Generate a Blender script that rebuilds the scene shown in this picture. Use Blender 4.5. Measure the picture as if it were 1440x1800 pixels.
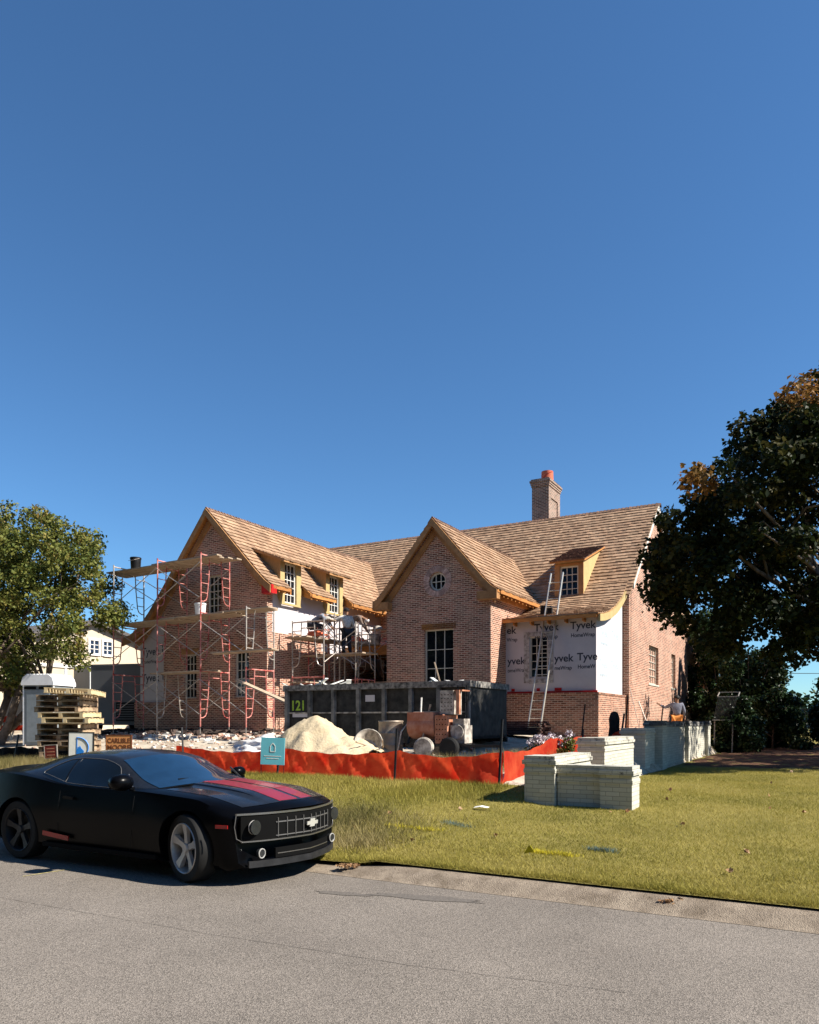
import bpy, bmesh, math, random
import numpy as np
from mathutils import Vector, Matrix
R = math.radians
random.seed(7); rng = np.random.default_rng(7)
sc = bpy.context.scene
for o in list(bpy.data.objects): bpy.data.objects.remove(o)
C = sc.collection

# ---------------------------------------------------------------- camera
F = 1330.0; HZ = 1268.0; CAMZ = 1.7
cam = bpy.data.cameras.new('camera'); camo = bpy.data.objects.new('camera', cam); C.objects.link(camo)
camo.location = (0, 0, CAMZ); camo.rotation_euler = (R(90), 0, 0)
cam.sensor_fit = 'HORIZONTAL'; cam.sensor_width = 36; cam.lens = 36*F/1440
cam.shift_y = (HZ-900)/1440; cam.clip_start = .1; cam.clip_end = 3000
sc.camera = camo
# ---------------------------------------------------------------- light
HR = R(-29.54); CA, SA = math.cos(HR), math.sin(HR)
def W(a, v, z=0): return Vector((a*CA - v*SA, a*SA + v*CA, z))     # site frame (a right, v back) -> world
SUN_AZ, SUN_EL = R(13), R(43)
sd = W(math.cos(SUN_AZ), math.sin(SUN_AZ)).normalized()
sdir = Vector((sd.x*math.cos(SUN_EL), sd.y*math.cos(SUN_EL), math.sin(SUN_EL)))
sun = bpy.data.lights.new('sun', 'SUN'); sun.energy = 5.0; sun.angle = R(.53); sun.color = (1, .93, .82)
so = bpy.data.objects.new('sun', sun); C.objects.link(so)
so.rotation_euler = sdir.to_track_quat('Z', 'Y').to_euler(); so.location = (0, 0, 40)
w = bpy.data.worlds.new('World'); sc.world = w; w.use_nodes = True
nt = w.node_tree; bg = nt.nodes['Background']; sky = nt.nodes.new('ShaderNodeTexSky')
sky.sky_type = 'NISHITA'; sky.sun_disc = False; sky.sun_elevation = SUN_EL; sky.sun_rotation = math.atan2(sd.x, sd.y)
sky.air_density = 1.0; sky.dust_density = 0; sky.ozone_density = 2.0; sky.altitude = 300
tint = nt.nodes.new('ShaderNodeVectorMath'); tint.operation = 'MULTIPLY'; tint.inputs[1].default_value = (.72, 1.14, 1.46)
nt.links.new(sky.outputs[0], tint.inputs[0]); nt.links.new(tint.outputs[0], bg.inputs[0]); bg.inputs[1].default_value = .05
sc.view_settings.view_transform = 'Standard'; sc.view_settings.look = 'None'
sc.view_settings.exposure = 1.06; sc.view_settings.gamma = 1
sc.cycles.use_adaptive_sampling = True; sc.cycles.use_denoising = True
sc.cycles.max_bounces = 5; sc.cycles.diffuse_bounces = 3; sc.cycles.transparent_max_bounces = 8

# ---------------------------------------------------------------- materials
def newmat(name):
    m = bpy.data.materials.new(name); m.use_nodes = True
    return m, m.node_tree, m.node_tree.nodes['Principled BSDF']
def N(nt, t, **kw):
    n = nt.nodes.new(t)
    for k, v in kw.items():
        if k in n.inputs: n.inputs[k].default_value = v
        else: setattr(n, k, v)
    return n
def c4(c): return (c[0], c[1], c[2], 1)
def mat(name, col, rough=.8, metal=0, var=.15, scale=6, bump=0, bscale=60, col2=None, spec=.3, coat=0, island=0, ior=None, emit=None, stretch=None):
    """paint/wood/stone: two tones mixed by noise, plus an optional fine bump"""
    m, nt, b = newmat(name); L = nt.links.new
    tc = N(nt, 'ShaderNodeTexCoord'); vec = tc.outputs['Object']
    if stretch:
        mp = N(nt, 'ShaderNodeMapping'); mp.inputs['Scale'].default_value = stretch; L(vec, mp.inputs[0]); vec = mp.outputs[0]
    n = N(nt, 'ShaderNodeTexNoise', Scale=scale, Detail=6.0, Roughness=.6); L(vec, n.inputs['Vector'])
    if col2 is None: col2 = tuple(min(1, c*(1+var)) for c in col); col = tuple(c*(1-var) for c in col)
    r = N(nt, 'ShaderNodeValToRGB'); r.color_ramp.elements[0].position = .36; r.color_ramp.elements[1].position = .64
    r.color_ramp.elements[0].color = c4(col); r.color_ramp.elements[1].color = c4(col2); L(n.outputs[0], r.inputs[0])
    out = r.outputs[0]
    if island:
        g = N(nt, 'ShaderNodeNewGeometry'); mr = N(nt, 'ShaderNodeMapRange'); mr.inputs[3].default_value = 1-island; mr.inputs[4].default_value = 1+island
        L(g.outputs['Random Per Island'], mr.inputs[0])
        mx = N(nt, 'ShaderNodeVectorMath', operation='SCALE'); L(out, mx.inputs[0]); L(mr.outputs[0], mx.inputs['Scale']); out = mx.outputs[0]
    L(out, b.inputs['Base Color'])
    b.inputs['Roughness'].default_value = rough; b.inputs['Metallic'].default_value = metal
    b.inputs['Specular IOR Level'].default_value = spec; b.inputs['Coat Weight'].default_value = coat
    if ior: b.inputs['IOR'].default_value = ior
    if bump:
        n2 = N(nt, 'ShaderNodeTexNoise', Scale=bscale, Detail=4.0); L(vec, n2.inputs['Vector'])
        bp = N(nt, 'ShaderNodeBump', Strength=bump, Distance=.02); L(n2.outputs[0], bp.inputs['Height']); L(bp.outputs[0], b.inputs['Normal'])
    return m
def brickmat(name, c1, c2, mortar, smear=.5, msize=.012, bumpd=.006, grime=None, dk=.55):
    m, nt, b = newmat(name); L = nt.links.new
    uv = N(nt, 'ShaderNodeUVMap')
    nz = N(nt, 'ShaderNodeTexNoise', Scale=9.0, Detail=2.0); L(uv.outputs[0], nz.inputs['Vector'])
    off = N(nt, 'ShaderNodeVectorMath', operation='MULTIPLY_ADD'); off.inputs[1].default_value = (.008, .008, 0); L(nz.outputs['Color'], off.inputs[0]); L(uv.outputs[0], off.inputs[2])
    br = N(nt, 'ShaderNodeTexBrick'); br.inputs['Scale'].default_value = 1; br.inputs['Brick Width'].default_value = .212
    br.inputs['Row Height'].default_value = .0677; br.inputs['Mortar Size'].default_value = msize; br.inputs['Mortar Smooth'].default_value = .25
    br.inputs['Color1'].default_value = (0, 0, 0, 1); br.inputs['Color2'].default_value = (1, 1, 1, 1); br.inputs['Mortar'].default_value = (.5, .5, .5, 1)
    L(off.outputs[0], br.inputs[0])
    ramp = N(nt, 'ShaderNodeValToRGB'); e = ramp.color_ramp.elements; e[0].color = c4(c1); e[1].color = c4(c2)
    e2 = ramp.color_ramp.elements.new(.25); e2.color = c4(tuple(dk*x for x in c1)); e3 = ramp.color_ramp.elements.new(.7); e3.color = c4(tuple((x+y)/2*1.1 for x, y in zip(c1, c2)))
    L(br.outputs['Color'], ramp.inputs[0])
    # mortar smeared over part of the bricks
    n = N(nt, 'ShaderNodeTexNoise', Scale=1.3, Detail=6.0, Roughness=.65); L(uv.outputs[0], n.inputs['Vector'])
    mr = N(nt, 'ShaderNodeMapRange'); mr.inputs[1].default_value = .42; mr.inputs[2].default_value = .72; mr.inputs[3].default_value = .05; mr.inputs[4].default_value = smear; L(n.outputs[0], mr.inputs[0])
    nf = N(nt, 'ShaderNodeTexNoise', Scale=26.0, Detail=3.0); L(uv.outputs[0], nf.inputs['Vector'])
    mu = N(nt, 'ShaderNodeMath', operation='MULTIPLY'); L(mr.outputs[0], mu.inputs[0]); L(nf.outputs[0], mu.inputs[1])
    mu2 = N(nt, 'ShaderNodeMath', operation='MULTIPLY'); mu2.inputs[1].default_value = 1.7; L(mu.outputs[0], mu2.inputs[0])
    mx = N(nt, 'ShaderNodeMix', data_type='RGBA'); L(mu2.outputs[0], mx.inputs[0]); L(ramp.outputs[0], mx.inputs[6]); mx.inputs[7].default_value = c4(mortar)
    mx2 = N(nt, 'ShaderNodeMix', data_type='RGBA'); L(br.outputs['Fac'], mx2.inputs[0]); L(mx.outputs[2], mx2.inputs[6]); mx2.inputs[7].default_value = c4(mortar)
    out = mx2.outputs[2]
    if grime:
        ng = N(nt, 'ShaderNodeTexNoise', Scale=3.0, Detail=8.0, Roughness=.7); L(uv.outputs[0], ng.inputs['Vector'])
        rg = N(nt, 'ShaderNodeMapRange'); rg.inputs[1].default_value = .54; rg.inputs[2].default_value = .62; rg.inputs[4].default_value = .85; L(ng.outputs[0], rg.inputs[0])
        mg = N(nt, 'ShaderNodeMix', data_type='RGBA'); L(rg.outputs[0], mg.inputs[0]); L(out, mg.inputs[6]); mg.inputs[7].default_value = c4(grime); out = mg.outputs[2]
    L(out, b.inputs['Base Color']); b.inputs['Roughness'].default_value = .9; b.inputs['Specular IOR Level'].default_value = .15
    sub = N(nt, 'ShaderNodeMath', operation='SUBTRACT'); sub.inputs[0].default_value = 1; L(br.outputs['Fac'], sub.inputs[1])
    ad = N(nt, 'ShaderNodeMath', operation='MULTIPLY_ADD'); ad.inputs[1].default_value = .3; L(nf.outputs[0], ad.inputs[0]); L(sub.outputs[0], ad.inputs[2])
    bp = N(nt, 'ShaderNodeBump', Strength=.8, Distance=bumpd); L(ad.outputs[0], bp.inputs['Height']); L(bp.outputs[0], b.inputs['Normal'])
    return m
def leafmat(name, cols, trans=.25, rough=.55):
    m, nt, b = newmat(name); L = nt.links.new
    g = N(nt, 'ShaderNodeNewGeometry'); r = N(nt, 'ShaderNodeValToRGB'); el = r.color_ramp.elements
    el[0].color = c4(cols[0]); el[1].color = c4(cols[-1])
    for i, c in enumerate(cols[1:-1]): e = el.new((i+1)/(len(cols)-1)); e.color = c4(c)
    tc = N(nt, 'ShaderNodeTexCoord'); n = N(nt, 'ShaderNodeTexNoise', Scale=.7, Detail=2.0); L(tc.outputs['Object'], n.inputs['Vector'])
    ma = N(nt, 'ShaderNodeMath', operation='MULTIPLY_ADD'); ma.inputs[1].default_value = .6; L(g.outputs['Random Per Island'], ma.inputs[0])
    s = N(nt, 'ShaderNodeMath', operation='MULTIPLY_ADD'); s.inputs[1].default_value = 1.6; s.inputs[2].default_value = -.6; L(n.outputs[0], s.inputs[0]); L(s.outputs[0], ma.inputs[2])
    L(ma.outputs[0], r.inputs[0]); L(r.outputs[0], b.inputs['Base Color']); b.inputs['Roughness'].default_value = rough; b.inputs['Specular IOR Level'].default_value = .12
    tr = N(nt, 'ShaderNodeBsdfTranslucent'); L(r.outputs[0], tr.inputs[0]); mx = N(nt, 'ShaderNodeMixShader'); mx.inputs[0].default_value = trans
    L(b.outputs[0], mx.inputs[1]); L(tr.outputs[0], mx.inputs[2]); L(mx.outputs[0], nt.nodes['Material Output'].inputs[0])
    return m
M = {}
M['brick'] = brickmat('brick', (.15, .034, .021), (.40, .155, .10), (.57, .42, .32), smear=.5, msize=.013)
M['brick_red'] = brickmat('brick_red', (.17, .046, .026), (.37, .15, .09), (.52, .39, .30), smear=.35, msize=.011)
M['white_brick'] = brickmat('white_brick', (.47, .455, .385), (.52, .50, .43), (.30, .29, .25), smear=.2, msize=.004, bumpd=.004, dk=.97)
M['white_cap'] = brickmat('white_cap', (.46, .445, .38), (.51, .495, .43), (.33, .315, .27), smear=.2, msize=.006, grime=(.05, .045, .05), dk=.95)
M['wood'] = mat('eave_wood', (.34, .13, .035), .7, col2=(.52, .24, .07), scale=5, stretch=(1, 1, 6), island=.25)
M['rake'] = mat('rake_wood', (.30, .15, .06), .7, col2=(.42, .22, .09), scale=4)
M['yellow'] = mat('yellow_sheathing', (.44, .33, .15), .75, var=.08, scale=3)
M['plank'] = mat('scaffold_plank', (.30, .22, .155), .85, col2=(.47, .37, .27), scale=3, stretch=(1, 6, 6), bump=.3)
M['wrap'] = mat('house_wrap', (.55, .52, .535), .5, var=.06, scale=1.2, bump=.9, bscale=2.2)
M['ink'] = mat('wrap_ink', (.045, .05, .07), .6)
M['ink_blue'] = mat('wrap_ink_blue', (.38, .48, .55), .6)
M['redtape'] = mat('red_flashing', (.45, .012, .012), .45, var=.2, scale=9)
M['white'] = mat('white_paint', (.74, .73, .68), .5, var=.05)
M['frame'] = mat('window_frame', (.60, .56, .48), .5, var=.05)
M['glass'] = mat('window_glass', (.006, .008, .012), .04, var=.3, spec=.6, ior=1.5)
M['glassblue'] = mat('reflective_glass', (.01, .03, .07), .03, var=.3, spec=.8, ior=2.0)
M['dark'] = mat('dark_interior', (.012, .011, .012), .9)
M['stucco'] = mat('beige_stucco', (.55, .47, .36), .9, var=.06, scale=2)
M['redmetal'] = mat('red_scaffold_paint', (.36, .05, .042), .5, col2=(.62, .30, .26), scale=5, metal=.2)
M['galv'] = mat('galvanised_steel', (.42, .38, .34), .45, metal=.5, var=.2, scale=8)
M['alu'] = mat('aluminium', (.60, .58, .52), .4, metal=.6, var=.1)
M['black'] = mat('black_paint', (.010, .010, .011), .45, var=.3)
M['blackiron'] = mat('black_steel', (.016, .016, .017), .5, var=.4)
M['asphaltpatch'] = mat('tar', (.10, .095, .09), .7)
M['bark'] = mat('bark', (.085, .06, .045), .95, col2=(.19, .15, .115), scale=9, bump=.8, bscale=20, stretch=(1, 1, .3))
M['leaf_maple'] = leafmat('maple_leaves', [(.006, .011, .004), (.012, .020, .006), (.020, .030, .008), (.035, .034, .010), (.09, .08, .025)])
M['leaf_orange'] = leafmat('turning_leaves', [(.07, .05, .015), (.20, .11, .03), (.30, .14, .04), (.26, .19, .06)])
M['leaf_oak'] = leafmat('oak_leaves', [(.028, .044, .011), (.075, .098, .022), (.13, .145, .034), (.20, .195, .048), (.22, .15, .045)])
M['leaf_holly'] = leafmat('holly_leaves', [(.010, .020, .008), (.020, .038, .012), (.035, .06, .02), (.06, .08, .03)], .1, .35)
M['grass'] = leafmat('grass_blades', [(.15, .145, .028), (.255, .23, .045), (.35, .295, .07), (.43, .36, .12)], .3, .7)
M['drygrass'] = leafmat('dry_grass', [(.10, .10, .03), (.24, .20, .08), (.38, .31, .15)], .3, .7)
def groundmat(name, cols, scales, pos=(.35, .65), bump=.5, bs=40):
    m, nt, b = newmat(name); L = nt.links.new; tc = N(nt, 'ShaderNodeTexCoord')
    n1 = N(nt, 'ShaderNodeTexNoise', Scale=scales[0], Detail=8.0, Roughness=.65); n2 = N(nt, 'ShaderNodeTexNoise', Scale=scales[1], Detail=5.0, Roughness=.7)
    L(tc.outputs['Object'], n1.inputs['Vector']); L(tc.outputs['Object'], n2.inputs['Vector'])
    r = N(nt, 'ShaderNodeValToRGB'); r.color_ramp.elements[0].position = pos[0]; r.color_ramp.elements[1].position = pos[1]
    r.color_ramp.elements[0].color = c4(cols[0]); r.color_ramp.elements[1].color = c4(cols[1])
    if len(cols) > 3: e = r.color_ramp.elements.new((pos[0]+pos[1])/2); e.color = c4(cols[3])
    L(n1.outputs[0], r.inputs[0])
    r2 = N(nt, 'ShaderNodeMapRange'); r2.inputs[1].default_value = .55; r2.inputs[2].default_value = .7; r2.inputs[4].default_value = .8; L(n2.outputs[0], r2.inputs[0])
    mx = N(nt, 'ShaderNodeMix', data_type='RGBA'); L(r2.outputs[0], mx.inputs[0]); L(r.outputs[0], mx.inputs[6]); mx.inputs[7].default_value = c4(cols[2])
    L(mx.outputs[2], b.inputs['Base Color']); b.inputs['Roughness'].default_value = .95; b.inputs['Specular IOR Level'].default_value = .1
    n3 = N(nt, 'ShaderNodeTexNoise', Scale=bs, Detail=6.0); L(tc.outputs['Object'], n3.inputs['Vector'])
    bp = N(nt, 'ShaderNodeBump', Strength=bump, Distance=.03); L(n3.outputs[0], bp.inputs['Height']); L(bp.outputs[0], b.inputs['Normal'])
    return m
M['soil'] = groundmat('lawn_soil', [(.15, .13, .035), (.24, .20, .06), (.17, .13, .055)], (1.2, 30))
M['dirt'] = groundmat('sandy_dirt', [(.27, .21, .155), (.50, .44, .36), (.10, .065, .045), (.40, .34, .265)], (.9, 5), bump=.8, bs=12)
M['sand'] = groundmat('sand', [(.46, .37, .235), (.53, .44, .30), (.40, .31, .19)], (2, 18), bump=.6, bs=18)
M['mulch'] = groundmat('mulch', [(.06, .03, .018), (.15, .08, .048), (.02, .014, .010)], (6, 25), bump=1, bs=40)
M['concrete'] = groundmat('gutter_concrete', [(.17, .135, .10), (.31, .255, .195), (.06, .045, .03), (.24, .195, .15)], (4, 40), bump=.6, bs=90)
def asphalt():
    m, nt, b = newmat('asphalt'); L = nt.links.new; tc = N(nt, 'ShaderNodeTexCoord')
    v = N(nt, 'ShaderNodeTexVoronoi', Scale=125.0); L(tc.outputs['Object'], v.inputs['Vector'])
    r = N(nt, 'ShaderNodeValToRGB'); e = r.color_ramp.elements; e[0].color = (.095, .083, .071, 1); e[1].color = (.26, .227, .195, 1)
    e2 = e.new(.42); e2.color = (.162, .142, .122, 1)
    sp = N(nt, 'ShaderNodeSeparateColor'); L(v.outputs['Color'], sp.inputs[0]); L(sp.outputs[0], r.inputs[0])
    n = N(nt, 'ShaderNodeTexNoise', Scale=.55, Detail=7.0, Roughness=.6); L(tc.outputs['Object'], n.inputs['Vector'])
    mr = N(nt, 'ShaderNodeMapRange'); mr.inputs[1].default_value = .3; mr.inputs[2].default_value = .7; mr.inputs[3].default_value = .80; mr.inputs[4].default_value = 1.14; L(n.outputs[0], mr.inputs[0])
    s = N(nt, 'ShaderNodeVectorMath', operation='SCALE'); L(r.outputs[0], s.inputs[0]); L(mr.outputs[0], s.inputs['Scale'])
    L(s.outputs[0], b.inputs['Base Color']); b.inputs['Roughness'].default_value = .85; b.inputs['Specular IOR Level'].default_value = .2
    bp = N(nt, 'ShaderNodeBump', Strength=.7, Distance=.006); L(v.outputs['Distance'], bp.inputs['Height']); L(bp.outputs[0], b.inputs['Normal'])
    return m
M['asphalt'] = asphalt()
M['shingle'] = mat('cedar_shingle', (.27, .163, .098), .85, col2=(.365, .24, .15), scale=1.5, island=.24, bump=.3, bscale=30)
M['ridge'] = mat('ridge_shingle', (.16, .09, .06), .85, var=.3, island=.3)
M['orange'] = mat('orange_fabric', (.60, .032, .012), .75, col2=(.74, .10, .035), scale=3, bump=.6, bscale=6)
M['terracotta'] = mat('terracotta', (.50, .12, .06), .7, var=.1)
M['teal'] = mat('teal_board', (.16, .52, .60), .5, var=.05)
M['blue'] = mat('blue_ink', (.02, .20, .62), .5, var=.05)
M['signorange'] = mat('sign_orange', (.62, .27, .10), .6, var=.08)
M['signbrown'] = mat('sign_lettering', (.14, .045, .02), .6)
M['darkred'] = mat('dark_red_board', (.13, .015, .012), .6)
M['lime'] = mat('lime_paint', (.33, .50, .05), .6, var=.2, scale=20)
M['rust'] = mat('rusty_steel', (.30, .11, .055), .85, col2=(.48, .24, .15), scale=6, bump=.4)
M['dirtygrey'] = mat('mortar_spattered', (.16, .14, .12), .85, col2=(.50, .46, .40), scale=7)
M['darkbin'] = mat('dumpster_steel', (.005, .005, .005), .6, col2=(.04, .038, .035), scale=4)
M['greytrailer'] = mat('grey_trailer', (.21, .215, .23), .4, var=.05, scale=1)
M['plastic'] = mat('grey_plastic', (.20, .23, .25), .5, var=.1)
M['whiteplastic'] = mat('white_plastic', (.74, .75, .76), .45, var=.05)
M['poly'] = mat('clear_wrap', (.55, .54, .53), .25, col2=(.80, .79, .76), scale=5, bump=.8, bscale=7, spec=.7)
M['palletwood'] = mat('pallet_wood', (.13, .085, .055), .9, col2=(.34, .25, .16), scale=5, island=.4)
M['palletyellow'] = mat('new_pallet_wood', (.38, .29, .16), .85, col2=(.50, .40, .24), scale=5, island=.2)
M['rubber'] = mat('tyre_rubber', (.007, .007, .007), .75, var=.3)
M['flower'] = mat('pale_petals', (.50, .44, .46), .7, var=.25, island=.3)
M['skin'] = mat('skin', (.28, .15, .09), .6, var=.06); M['hair'] = mat('hair', (.012, .010, .009), .7)
M['shirtgrey'] = mat('grey_shirt', (.19, .20, .25), .85, var=.2, scale=9); M['pantsorange'] = mat('orange_trousers', (.62, .23, .05), .8, var=.1)
M['shirtdark'] = mat('dark_shirt', (.09, .10, .13), .85, col2=(.26, .28, .33), scale=8); M['pantsdark'] = mat('dark_trousers', (.025, .03, .04), .85)
M['shirtbrown'] = mat('brown_shirt', (.15, .11, .09), .85, var=.2); M['shirtstripe'] = mat('pale_shirt', (.62, .58, .52), .85, var=.3, scale=20)
M['boot'] = mat('boots', (.06, .04, .025), .8)

# ---------------------------------------------------------------- mesh builder
class MB:
    def __init__(s): s.v = []; s.f = []; s.m = []
    def add(s, vs, fs, mi=0):
        o = len(s.v); s.v += [tuple(x) for x in vs]; s.f += [tuple(i+o for i in f) for f in fs]; s.m += [mi]*len(fs); return s
    def box(s, x0, x1, y0, y1, z0, z1, mi=0):
        return s.add([(x0,y0,z0),(x1,y0,z0),(x1,y1,z0),(x0,y1,z0),(x0,y0,z1),(x1,y0,z1),(x1,y1,z1),(x0,y1,z1)],
              [(0,3,2,1),(4,5,6,7),(0,1,5,4),(1,2,6,5),(2,3,7,6),(3,0,4,7)], mi)
    def obox(s, p0, p1, wd, th, up=(0,0,1), mi=0):
        """bar from p0 to p1, width wd sideways, thickness th along up"""
        p0, p1, up = Vector(p0), Vector(p1), Vector(up); d = (p1-p0).normalized(); sd_ = d.cross(up)
        if sd_.length < 1e-4: sd_ = d.cross(Vector((1,0,0)))
        sd_.normalize(); u = sd_.cross(d).normalized()
        c = [p + sd_*(wd/2)*i + u*(th/2)*j for p in (p0, p1) for i, j in ((-1,-1),(1,-1),(1,1),(-1,1))]
        return s.add(c, [(0,1,2,3),(7,6,5,4),(0,4,5,1),(1,5,6,2),(2,6,7,3),(3,7,4,0)], mi)
    def cyl(s, p0, p1, r0, r1=None, n=10, caps=True, mi=0):
        r1 = r0 if r1 is None else r1; p0, p1 = Vector(p0), Vector(p1); d = (p1-p0).normalized()
        a = d.orthogonal().normalized(); b = d.cross(a); vs = []
        for p, r in ((p0, r0), (p1, r1)):
            for i in range(n): t = 2*math.pi*i/n; vs.append(p + (a*math.cos(t)+b*math.sin(t))*r)
        fs = [(i, (i+1)%n, n+(i+1)%n, n+i) for i in range(n)]
        if caps: fs += [tuple(range(n-1,-1,-1)), tuple(range(n, 2*n))]
        return s.add(vs, fs, mi)
    def tube(s, pts, rad, n=8, mi=0):
        pts = [Vector(p) for p in pts]; rr = rad if isinstance(rad, (list, tuple)) else [rad]*len(pts); vs = []
        d0 = (pts[1]-pts[0]).normalized(); a = d0.orthogonal().normalized()
        for i, p in enumerate(pts):
            d = ((pts[min(i+1, len(pts)-1)]-pts[max(i-1, 0)])).normalized(); a = (a - d*a.dot(d)).normalized(); b = d.cross(a)
            for k in range(n): t = 2*math.pi*k/n; vs.append(p+(a*math.cos(t)+b*math.sin(t))*rr[i])
        fs = [(i*n+k, i*n+(k+1)%n, (i+1)*n+(k+1)%n, (i+1)*n+k) for i in range(len(pts)-1) for k in range(n)]
        fs += [tuple(range(n-1,-1,-1)), tuple(range((len(pts)-1)*n, len(pts)*n))]
        return s.add(vs, fs, mi)
    def prism(s, poly, y0, y1, axis='y', mi=0):
        """poly [(p,z)..] extruded along y (p=x) or along x (p=y)"""
        n = len(poly); mk = (lambda p, z, e: (p, e, z)) if axis == 'y' else ((lambda p, z, e: (e, p, z)) if axis == 'x' else (lambda p, z, e: (p, z, e)))
        vs = [mk(p, z, y0) for p, z in poly]+[mk(p, z, y1) for p, z in poly]
        return s.add(vs, [tuple(range(n)), tuple(range(2*n-1, n-1, -1))]+[(i, n+i, n+(i+1)%n, (i+1)%n) for i in range(n)], mi)
    def lathe(s, prof, n=24, c=(0,0,0), axis='z', mi=0):
        vs = []
        for r, h in prof:
            for i in range(n):
                t = 2*math.pi*i/n; x, y = r*math.cos(t), r*math.sin(t)
                q = (x, y, h) if axis == 'z' else (x, h, y)
                vs.append((c[0]+q[0], c[1]+q[1], c[2]+q[2]))
        k = len(prof); fs = [(j*n+i, j*n+(i+1)%n, (j+1)*n+(i+1)%n, (j+1)*n+i) for j in range(k-1) for i in range(n)]
        if prof[0][0] > 1e-4 and False: pass
        fs += [tuple(range(n-1,-1,-1)), tuple(range((k-1)*n, k*n))]
        return s.add(vs, fs, mi)
    def xf(s, m):
        s.v = [tuple(m @ Vector(p)) for p in s.v]; return s
    def mesh(s, name, mats, smooth=None):
        me = bpy.data.meshes.new(name); me.from_pydata(s.v, [], s.f)
        for m in (mats if isinstance(mats, (list, tuple)) else [mats]): me.materials.append(m)
        if any(s.m): me.polygons.foreach_set('material_index', s.m)
        fin(me, smooth); return me
    def build(s, name, mats, parent=None, loc=(0,0,0), rot=(0,0,0), smooth=None, origin=None):
        if origin is not None:
            s.v = [(p[0]-origin[0], p[1]-origin[1], p[2]-origin[2]) for p in s.v]; loc = origin
        o = bpy.data.objects.new(name, s.mesh(name, mats, smooth)); C.objects.link(o)
        o.location = loc; o.rotation_euler = rot
        if parent: o.parent = parent
        return o
def fin(me, smooth=None):
    bm = bmesh.new(); bm.from_mesh(me); bmesh.ops.recalc_face_normals(bm, faces=bm.faces)
    uv = bm.loops.layers.uv.verify()
    for f in bm.faces:
        n = f.normal; ax = max(range(3), key=lambda i: abs(n[i]))
        for l in f.loops:
            c = l.vert.co; l[uv].uv = (c.y, c.z) if ax == 0 else ((c.x, c.z) if ax == 1 else (c.x, c.y))
    bm.to_mesh(me); bm.free()
    if smooth is not None:
        me.polygons.foreach_set('use_smooth', [True]*len(me.polygons))
        if smooth < 179: me.set_sharp_from_angle(angle=R(smooth))
    me.update()
def tag(o, label, cat, group=None, kind=None):
    o['label'] = label
    if cat: o['category'] = cat
    if group: o['group'] = group
    if kind: o['kind'] = kind
    return o
def thing(name, label, cat, loc=(0,0,0), rot=0, group=None):
    o = bpy.data.objects.new(name, None); C.objects.link(o); o.empty_display_size = .2
    o.location = loc; o.rotation_euler = (0, 0, rot) if not isinstance(rot, (tuple, list)) else rot
    return tag(o, label, cat, group)
def site(name, label, cat, a, v, z, group=None, rot=0): return thing(name, label, cat, W(a, v, z), HR+rot, group)
def structure(o): o['kind'] = 'structure'; return o
def copy_tree(o, parent=None):
    c = o.copy(); C.objects.link(c); c.parent = parent
    for ch in [x for x in o.children]: copy_tree(ch, c)
    return c
def boolcut(obj, cutters):
    """cut the boxes/meshes of MB cutters out of obj, keep UVs metric"""
    co = cutters.build('cutter', M['dark']); co.parent = obj.parent; co.matrix_basis = obj.matrix_basis.copy()
    md = obj.modifiers.new('b', 'BOOLEAN'); md.object = co; md.operation = 'DIFFERENCE'; md.solver = 'EXACT'
    bpy.context.view_layer.update(); dg = bpy.context.evaluated_depsgraph_get()
    me = bpy.data.meshes.new_from_object(obj.evaluated_get(dg)); obj.modifiers.clear(); obj.data = me
    bpy.data.objects.remove(co); return obj
def text(name, s, size, material, parent, loc, rot, ext=.004, sx=1, spacing=1, align='LEFT'):
    cu = bpy.data.curves.new(name, 'FONT'); cu.body = s; cu.size = size; cu.extrude = ext; cu.align_x = align; cu.space_character = spacing; cu.offset = .02*size
    t = bpy.data.objects.new(name, cu); C.objects.link(t); bpy.context.view_layer.update()
    me = bpy.data.meshes.new_from_object(t.evaluated_get(bpy.context.evaluated_depsgraph_get())); bpy.data.objects.remove(t)
    me.materials.clear(); me.materials.append(material)
    o = bpy.data.objects.new(name, me); C.objects.link(o); o.parent = parent; o.location = loc; o.rotation_euler = rot; o.scale = (sx, 1, 1)
    return o
FRONT = (R(90), 0, 0); RIGHT = (R(90), 0, R(90))

# ---------------------------------------------------------------- terrain
def lerp(x, xs, ys): return float(np.interp(x, xs, ys))
def sm(x, a, b): t = np.clip((x-a)/(b-a), 0, 1); return t*t*(3-2*t)
WALL_A = -4.0
def G(a, v):
    a = np.asarray(a, float); v = np.asarray(v, float)
    right = np.interp(v, [7.2, 11.8, 25, 60], [.13, .37, .48, .6])
    left = np.interp(v, [7.2, 12.6, 16, 20, 21, 60], [.13, .56, .88, 1.22, 1.28, 1.3])
    # drive apron where the car stands half on the kerb
    left = np.where(a < -4.6, np.minimum(left, np.interp(v, [7.2, 8.0, 9.5, 60], [.03, .08, .32, 9])), left)
    pad = np.interp(v, [13, 18, 60], [0, 0, 0])
    left = left - .28*sm(a, -10, -6.5)*sm(v, 15, 19)
    s = sm(a, WALL_A-.45, WALL_A+.0)
    t = sm(v, 10.6, 12.2); s = sm(a, -8, -2)*(1-t)+s*t
    return left*(1-s)+right*s + .018*np.sin(a*1.7+v*.6)*np.sin(v*1.3)*(v > 8)
def zg(a, v): return float(G(a, v))
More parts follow.
